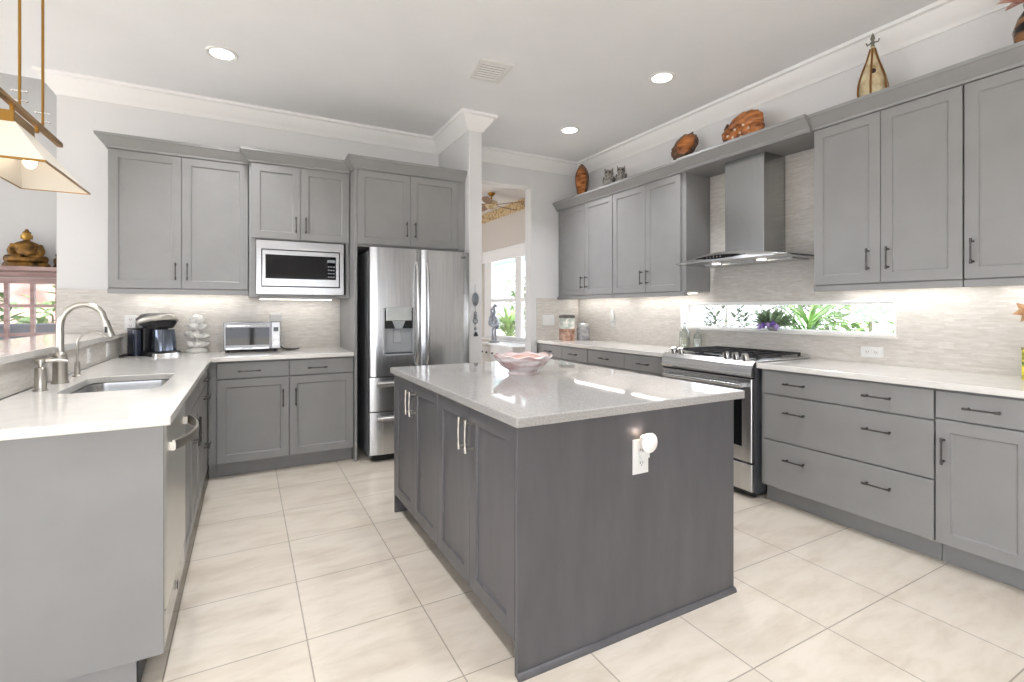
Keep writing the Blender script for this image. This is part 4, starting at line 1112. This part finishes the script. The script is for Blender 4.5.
# air vent
vc = Vector((1.60, 3.285, CZ))
A = Matrix.Translation(vc) @ Matrix.Rotation(-.12, 4, 'Z')
root = thing('air_vent', 'square white air vent in the ceiling', 'vent', vc)
hx, hy = .125, .155
mb = MB(A)
for q_ in ((-hx, hx, -hy, -hy + .035), (-hx, hx, hy - .035, hy), (-hx, -hx + .035, -hy + .035, hy - .035), (hx - .035, hx, -hy + .035, hy - .035)): mb.box(q_[0], q_[1], q_[2], q_[3], -.012, -.0005)
link('frame', mb, M['white'], root, bevel=.002)
link('duct_shade', MB(A).box(-hx + .035, hx - .035, -hy + .035, hy - .035, -.002, -.0005), mat('duct_shadow', (70, 70, 70), .8), root)  # flat dark sheet, its colour stands for the shade behind the louvres
for k in range(7):
    y = -hy + .05 + k * .035
    link('louvre', MB(A).loft([[(x, y, -.004), (x, y + .012, -.013), (x, y + .014, -.012), (x, y + .002, -.003)] for x in (-hx + .036, hx - .036)]), M['white'], root)

# under-cabinet lights
def strip(x0, x1, y0, y1, z, label, energy, col=(1, .98, .95)):
    root = thing('under_cabinet_light', label, 'strip light', ((x0 + x1) / 2, (y0 + y1) / 2, z))
    link('housing', MB().box(x0, x1, y0, y1, z - .010, z - .0005), M['white'], root)
    link('diffuser', MB().box(x0 + .005, x1 - .005, y0 + .005, y1 - .005, z - .013, z - .0105), M['led'], root)
    ll = bpy.data.lights.new('strip_lamp', 'AREA'); ll.shape = 'RECTANGLE'; ll.size = x1 - x0; ll.size_y = y1 - y0; ll.energy = energy; ll.color = col
    lo = bpy.data.objects.new('strip_lamp', ll); COL.objects.link(lo); lo.parent = root; lo.location = (0, 0, -.016)
strip(-.80, -.02, 4.80, 4.835, 1.425, 'LED strip light under the left wall cabinet', STRIP_W * .8)
strip(.10, .70, 4.78, 4.815, 1.37, 'LED strip light under the microwave cabinet', STRIP_W * .5)
strip(3.49, 3.525, 3.98, 4.86, 1.425, 'LED strip light under the far corner wall cabinet', STRIP_W * .9)
strip(3.49, 3.525, 3.03, 3.86, 1.425, 'LED strip light under the wall cabinet left of the hood', STRIP_W * .9)
strip(3.49, 3.525, 1.18, 1.84, 1.425, 'LED strip light under the wall cabinet right of the hood', STRIP_W * .8)
strip(3.49, 3.525, .70, 1.08, 1.425, 'LED strip light under the wall cabinet at the right edge', STRIP_W * .5)

# ------------------------------------------------------------------ linear pendant over the bar ledge
px0 = -1.0
root = thing('pendant_light', 'brass linear pendant light with white shade over the bar ledge', 'pendant light', (px0, 3.5, CZ))
frost = mat('frosted_shade_glass', (236, 228, 214), .4, Emission_Color=lin((255, 244, 228)), Emission_Strength=.02)
K_, K2_ = .2, .19
zb, zt = 1.98, 2.17
by0_, by1_ = 3.13, 3.89
def trough(i, z, k): # rectangle ring shrinking towards the top
    return [(px0 - .155 * k + i, by0_ + (1 - k) * .05 + i, z), (px0 + .155 * k - i, by0_ + (1 - k) * .05 + i, z), (px0 + .155 * k - i, by1_ - (1 - k) * .58 - i, z), (px0 - .155 * k + i, by1_ - (1 - k) * .58 - i, z)]
link('shade', MB().loft([trough(0, zb, 1), trough(0, zt, K_), trough(.006, zt, K_), trough(.006, zb, 1), trough(0, zb, 1)], False, False), frost, root)
link('shade_rim', MB().loft([trough(-.003, zb - .004, 1), trough(-.003, zb + .006, 1), trough(.004, zb + .006, 1), trough(.004, zb - .004, 1), trough(-.003, zb - .004, 1)], False, False), M['brass'], root)
link('cap', MB().loft([trough(-.004, zt - .01, K_), trough(-.004, zt + .045, K2_)]), M['brass'], root, bevel=.003)
link('bar', MB().box(px0 - .013, px0 + .013, 3.02, 3.96, 2.262, 2.29), M['brass'], root, bevel=.003)
for yy in (3.345, 3.665):
    link('stem', MB().cyl((px0, yy - .09, zt + .045 if yy < 3.5 else 2.23), (px0, yy - .09, 2.262), .010, .010, 10), M['brass'], root, smooth=40)
    rd = link('rod', MB().cyl((px0, yy, 2.29), (px0, yy, CZ - .02), 0.0065, .0065, 10), M['brass'], root, smooth=40)
    mb = MB()
    for zz in (2.32, 2.37): mb.cyl((px0 - .025, yy, zz), (px0 + .025, yy, zz), .004, .004, 8).ball((px0 - .027, yy, zz), .007, 8, 6).ball((px0 + .027, yy, zz), .007, 8, 6)
    link('set_screw', mb, M['chrome'], rd, smooth=50)
for yy in (3.345, 3.665): link('canopy', MB().lathe((px0, yy, CZ), [(.012, -.02), (.03, -.012), (.032, -.0005)], 16), M['brass'], root, smooth=40)
for yy in (3.27, 3.48):
    sk = link('socket', MB().cyl((px0, yy, zt - .012 - .22 * (yy - 3.32)), (px0, yy, zt - .055 - .22 * (yy - 3.32)), .018, .018, 12), M['brass'], root, smooth=40)
    link('bulb', MB().ball((px0, yy, zt - .088 - .22 * (yy - 3.32)), (.028, .028, .036), 14, 10), M['bulb'], sk, smooth=60)
    ll = bpy.data.lights.new('pendant_lamp', 'POINT'); ll.energy = .3; ll.color = (1, .9, .78); ll.shadow_soft_size = .035
    lo = bpy.data.objects.new('pendant_lamp', ll); COL.objects.link(lo); lo.parent = root; lo.location = Vector((px0, yy, zt - .155)) - root.location

# ------------------------------------------------------------------ hanging ornament on the stub wall end
hx_, hy_ = 1.848, 4.118
root = thing('wall_hanging', 'slim hanging ornament with grey oval on the wall end by the fridge', 'wall ornament', (hx_, hy_, 1.48))
pew = mat('grey_pewter', (126, 130, 136), .4, .4)
link('cord', MB().tube([(hx_, hy_ - .004, 1.50), (hx_, hy_ - .004, 1.02)], .0018, 6), pew, root)
link('disc', MB().ball((hx_, hy_ - .012, 1.365), (.034, .009, .062), 18, 10), pew, root, smooth=60)
for z, r in ((1.235, .012), (1.205, .016), (1.165, .022), (1.095, .010)):
    link('charm', MB().tube([(hx_ + r * math.cos(t), hy_ - .009, z + r * math.sin(t)) for t in (2 * PI * k / 12 for k in range(13))], .004, 6), pew, root, smooth=60)
link('bell', MB().lathe((hx_, hy_ - .022, 1.025), [(.021, 0), (.02, .012), (.012, .03), (.004, .04), (0, .042)], 14), mat('dark_bell', (60, 60, 64), .3, .6), root, smooth=40)

# ------------------------------------------------------------------ dining room things
fb = Vector((3.50, 7.15, 2.965))
root = thing('ceiling_fan', 'brown ceiling fan in the dining room', 'ceiling fan', (fb.x, fb.y, 3.16))
wal = mat('walnut_blade', (126, 92, 66), .4)
link('motor', MB().lathe(fb, [(.03, -.06), (.08, -.05), (.11, -.01), (.10, .05), (.04, .08), (.018, .09)], 20), bpy.data.materials['antique_gold'], root, smooth=40)
link('down_rod', MB().cyl(fb + Vector((0, 0, .09)), (fb.x, fb.y, 3.13), .014, .014, 10), M['brass'], root, smooth=40)
link('canopy', MB().lathe((fb.x, fb.y, 3.16), [(.03, -.05), (.06, -.02), (.062, -.0005)], 18), M['brass'], root, smooth=40)
for k in range(5):
    A = Matrix.Translation(fb) @ Matrix.Rotation(2 * PI * k / 5 + .3, 4, 'Z') @ Matrix.Rotation(.2, 4, 'X')
    link('blade', MB(A).loft([[(x, -w_, -.004), (x, w_, -.004), (x, w_, .004), (x, -w_, .004)] for x, w_ in ((.10, .02), (.18, .055), (.40, .068), (.55, .06), (.58, .03))]), wal, root)
# sideboard under the window
root = thing('sideboard', 'white sideboard with dark knobs under the dining room window', 'sideboard', (3.9, 7.35, 0))
link('carcass', MB().box(3.68, 4.12, 6.75, 7.95, .08, .655), M['trim'], root, bevel=.004)
link('top', MB().box(3.65, 4.14, 6.72, 7.98, .656, .688), M['trim'], root, bevel=.005)
fs = F((3.679, 7.94, 0), *ur)
for k in range(3):
    d = link('drawer', MB(fs).panel(.01 + k * .39, .39 + k * .39, .42, .64, .001, .016, .003), M['white'], root)
    for a in (.12, .28): link('knob', MB(fs).ball((a + k * .39, .028, .53), .016, 10, 8), M['black'], d, smooth=60)
    link('door', MB(fs).shaker(.01 + k * .39, .39 + k * .39, .09, .41, .001, .018, .05), M['white'], root)
for xx in (3.71, 4.09):
    for yy in (6.79, 7.91): link('leg', MB().box(xx - .02, xx + .02, yy - .02, yy + .02, 0, .079), M['trim'], root)
# flowered armchair
root = thing('dining_chair', 'flowered upholstered chair beyond the doorway', 'chair', (3.12, 7.45, 0))
fl = vary(mat('floral_fabric', (208, 196, 178), .8), (170, 140, 116), (228, 220, 206), (14, 14, 14), 4, .4, .6)
A = T((3.12, 7.45, 0), -.5)
for sx in (-.21, .21):
    for sy in (-.2, .2): link('leg', MB(A).tube([(sx, sy, 0), (sx * .97, sy * .97, .38)], [.016, .022], 8), wal, root, smooth=40)
link('seat', MB(A).loft([rr3(-.25, .25, -.25, .25, .05, .381), rr3(-.26, .26, -.26, .26, .06, .43), rr3(-.22, .22, -.22, .22, .06, .475)]), fl, root, smooth=40)
link('backrest', MB(A).loft([[(-.24 * k, .20 + .12 * t, .44 + .5 * t), (.24 * k, .20 + .12 * t, .44 + .5 * t), (.24 * k, .27 + .12 * t, .44 + .5 * t), (-.24 * k, .27 + .12 * t, .44 + .5 * t)] for t, k in ((0, .9), (.4, 1), (.85, .97), (1, .8))]), fl, root, smooth=30)
# silver bird statue on the sill side
root = thing('bird_statue', 'silver grey long-necked bird statue on the white sideboard', 'statue', (3.86, 7.78, .6885))
ag = vary(mat('aged_silver', (140, 146, 156), .35, .5), (104, 110, 120), (178, 184, 192), (20, 20, 20), 3)
sb_ = Vector((3.86, 7.78, .6885))
link('base', MB().lathe(sb_, [(.10, 0), (.10, .015), (.05, .03)], 16), ag, root, smooth=40)
for k, (dx2, dy2) in enumerate(((0, .05), (.0, -.06))):
    c = sb_ + Vector((dx2, dy2, 0))
    h = .05 if k else 0
    link('leg', MB().cyl(c + Vector((0, .02, .02)), c + Vector((0, .02, .25)), .012, .014, 8).cyl(c + Vector((0, -.02, .02)), c + Vector((0, -.02, .25)), .012, .014, 8), ag, root, smooth=40)
    link('body', MB().tube([c + Vector((0, -.10, .24)), c + Vector((0, -.05, .30)), c + Vector((0, .03, .34 + h)), c + Vector((0, .07, .42 + h)), c + Vector((0, .035, .50 + h)), c + Vector((0, .05, .58 + h)), c + Vector((0, .0, .60 + h)), c + Vector((0, -.09, .57 + h))], [.012, .055, .07, .04, .024, .022, .03, .003], 12), ag, root, smooth=60)

# ------------------------------------------------------------------ living room things
root = thing('mantel_shelf', 'brown wooden shelf above the living room window', 'shelf', (-2.0, 6.2, 1.60))
link('board', MB().box(-2.8, -1.30, 6.02, 6.298, 1.625, 1.662), M['rosewood'], root, bevel=.004)
link('apron', MB().box(-2.75, -1.34, 6.24, 6.298, 1.575, 1.624), M['rosewood'], root, bevel=.003)
bb = Vector((-1.79, 6.15, 1.6625))
gold2 = vary(mat('dark_gilt', (92, 62, 28), .35, .6), (34, 22, 12), (150, 108, 48), (16, 16, 16), 4, .3, .7)
root = thing('buddha_statue', 'seated dark gilt Buddha statue on the brown shelf', 'statue', bb)
A = T(bb, .15, .88)
link('plinth', MB(A).loft([[(.185 * k * math.cos(t), .11 * k * math.sin(t), z) for t in (2 * PI * i / 24 for i in range(24))] for z, k in ((0, 1), (.02, 1.02), (.04, .96), (.05, .9))]), gold2, root, smooth=40)
mb = MB(A)
mb.ball((0, 0, .17), (.105, .07, .115), 20, 14)
mb.ball((0, -.005, .215), (.112, .058, .060), 18, 10)
for s in (-1, 1):
    mb.tube([(s * .088, 0, .228), (s * .112, -.015, .165), (s * .10, -.05, .11), (s * .03, -.078, .10)], [.040, .038, .032, .022], 10)
    mb.tube([(s * .05, -.01, .085), (s * .14, -.045, .08), (s * .10, -.085, .078), (-s * .03, -.095, .07)], [.05, .042, .034, .024], 12)
mb.tube([(0, 0, .25), (0, 0, .295)], [.03, .026], 12)
link('body', mb, gold2, root, smooth=60)
gf = mat('bright_gilt', (176, 138, 66), .3, .7)
mb = MB(A).ball((0, -.004, .325), (.040, .042, .050), 16, 12)
mb.ball((0, -.046, .322), (.008, .010, .012), 8, 6)
for s in (-1, 1): mb.ball((s * .042, 0, .318), (.007, .011, .026), 8, 6).ball((s * .016, -.040, .332), (.007, .004, .003), 8, 5)
mb.ball((0, -.042, .304), (.013, .006, .004), 8, 5)
link('head', mb, gf, root, smooth=60)
link('topknot', MB(A).ball((0, .004, .362), (.036, .036, .022), 14, 8).ball((0, .004, .385), (.018, .018, .018), 12, 8), gold2, root, smooth=60)
sf = Vector((-1.57, 6.15, 1.6625))
root = thing('small_figurine', 'small dark bronze figurine beside the Buddha statue', 'figurine', sf)
link('body', MB().lathe(sf, [(.035, 0), (.04, .012), (.026, .03), (.034, .06), (.03, .085), (.012, .1), (.02, .115), (.016, .135), (0, .142)], 16), gold2, root, smooth=50)
link('base', MB().box(sf.x - .036, sf.x + .036, sf.y - .036, sf.y + .036, -.0 + sf.z, sf.z + .008), M['black'], root)

# ------------------------------------------------------------------ outside
gm_ = vary(mat('garden_ground', (176, 172, 160), .9), (150, 150, 130), (198, 192, 180), (1, 1, 1), 4)
struct('ground_garden', MB().box(5.25, 16, -4, 18, -.14, -.06), gm_)
struct('ground_garden_rear', MB().box(-9, 5.2, 10.55, 20, -.14, -.06), gm_)
GREENS = [vary(mat(n, c, .55), a, b, (9, 9, 9), 3) for n, c, a, b in (
    ('leaf_green', (92, 138, 62), (66, 112, 44), (124, 166, 86)), ('leaf_light_green', (126, 166, 84), (98, 140, 62), (154, 190, 112)), ('leaf_grey_green', (78, 98, 76), (58, 76, 58), (104, 122, 102)))]
bark = mat('plant_stem', (126, 130, 100), .8)
def bush(loc, r, h, n, L, w, gi, label, cat='plant', arch_=False, group=None, seed=1):
    rnd = random.Random(seed)
    loc = Vector(loc)
    root = thing('garden_shrub' if not arch_ else 'garden_palm', label, cat, loc, group)
    link('stem', MB().tube([loc, loc + Vector((.01, .02, h * .5)), loc + Vector((0, 0, h * .8))], [.03, .022, .01], 8), bark, root, smooth=50)
    mb = MB()
    for k in range(n):
        if arch_:
            leaf(mb, loc + Vector((0, 0, h * rnd.uniform(.45, .8))), rnd.uniform(0, 2 * PI), rnd.uniform(.1, 1.35), L * rnd.uniform(.7, 1.2), w, rnd.uniform(.2, .6), 6)
        else:
            d = Vector((rnd.gauss(0, 1), rnd.gauss(0, 1), rnd.gauss(0, .8)))
            d = d.normalized() * r * rnd.uniform(.45, 1.0)
            leaf(mb, loc + Vector((0, 0, h * .62)) + Vector((d.x, d.y, d.z * h * .42 / r)), rnd.uniform(0, 2 * PI), rnd.uniform(-.4, .9), L * rnd.uniform(.7, 1.3), w, .25, 3)
    link('foliage', mb, GREENS[gi], root, smooth=60)
G_ = 'garden plants outside the windows'
bush((7.2, 5.6, -.06), .5, 1.75, 190, .16, .035, 2, 'sparse grey-green shrub outside the strip window, left part', seed=2)
bush((5.2, 3.05, -.06), .5, 1.5, 60, .60, .022, 0, 'arching narrow-leaved palm outside the middle of the strip window', arch_=True, seed=3)
bush((5.25, 1.95, -.06), .4, 1.5, 60, .40, .024, 1, 'light green arching palm outside the right part of the strip window', arch_=True, seed=4)
bush((6.9, 3.25, -.06), .75, 2.1, 300, .20, .045, 0, 'leafy green shrub farthest right outside the strip window', seed=5)
bush((8.8, 5.4, -.06), .7, 1.9, 200, .20, .04, 2, 'grey-green shrub far behind the strip window', seed=6)
bush((5.5, 10.3, -.06), .6, 1.25, 110, .66, .03, 1, 'bright green spiky palm outside the dining room window', arch_=True, seed=7)
bush((5.5, 8.5, -.06), .5, 1.2, 60, .55, .03, 0, 'green palm low outside the dining room window', arch_=True, seed=8)
bush((7.6, 12.6, -.06), .9, 2.6, 500, .24, .05, 0, 'tall leafy tree outside the dining room window', seed=9)
bush((8.4, 10.6, -.06), .8, 2.4, 400, .24, .05, 1, 'light leafy tree farther outside the dining room window', seed=10)
root = thing('porch_frame', 'pale teal porch beam and posts outside the dining room window', 'porch', (6.4, 10, -.06))
teal = mat('teal_paint', (150, 186, 188), .5)
link('beam', MB().box(6.35, 6.47, 6.0, 15.0, 2.55, 2.92), teal, root)
for yy in (8.6, 13.0, 14.9): link('post', MB().box(6.36, 6.46, yy - .05, yy + .05, -.06, 2.549), teal, root)
# garden beyond the living room window
struct('ground_patio', MB().box(-9, -.9, 6.43, 10.5, -.02, -.005), mat('patio_stone', (150, 152, 160), .7))
bush((-2.9, 8.0, .0), .5, 1.7, 320, .16, .04, 0, 'green shrub outside the living room window', seed=11)
bush((-2.25, 8.6, .0), .45, 1.5, 260, .16, .04, 1, 'light green shrub outside the living room window, near the pink wall', seed=12)
root = thing('garden_wall', 'low pinkish garden wall beyond the living room window', 'wall', (-4, 10.2, 0))
link('blocks', MB().box(-8, -.95, 10.1, 10.3, 0, 1.75), vary(mat('pink_render', (190, 154, 146), .8), (166, 126, 118), (212, 186, 180), (2, 2, 3), 4), root)
link('coping', MB().box(-8, -.95, 10.06, 10.34, 1.751, 1.80), mat('stone_coping', (196, 188, 182), .7), root, bevel=.01)
root = thing('patio_sofa', 'grey patio sofa outside the living room window', 'sofa', (-2.3, 7.4, -.005))
pg = mat('outdoor_fabric', (118, 124, 134), .8)
link('base', MB().box(-3.1, -1.6, 7.05, 7.75, .10, .36), pg, root, bevel=.02)
link('seat_cushion', MB().box(-3.05, -1.65, 7.07, 7.6, .362, .52), pg, root, bevel=.04)
link('backrest', MB().box(-3.1, -1.6, 7.00, 7.065, .10, 1.12), pg, root, bevel=.02)
for xx in (-3.0, -1.7):
    for yy in (7.1, 7.7): link('leg', MB().box(xx - .03, xx + .03, yy - .03, yy + .03, -.005, .099), M['black'], root)
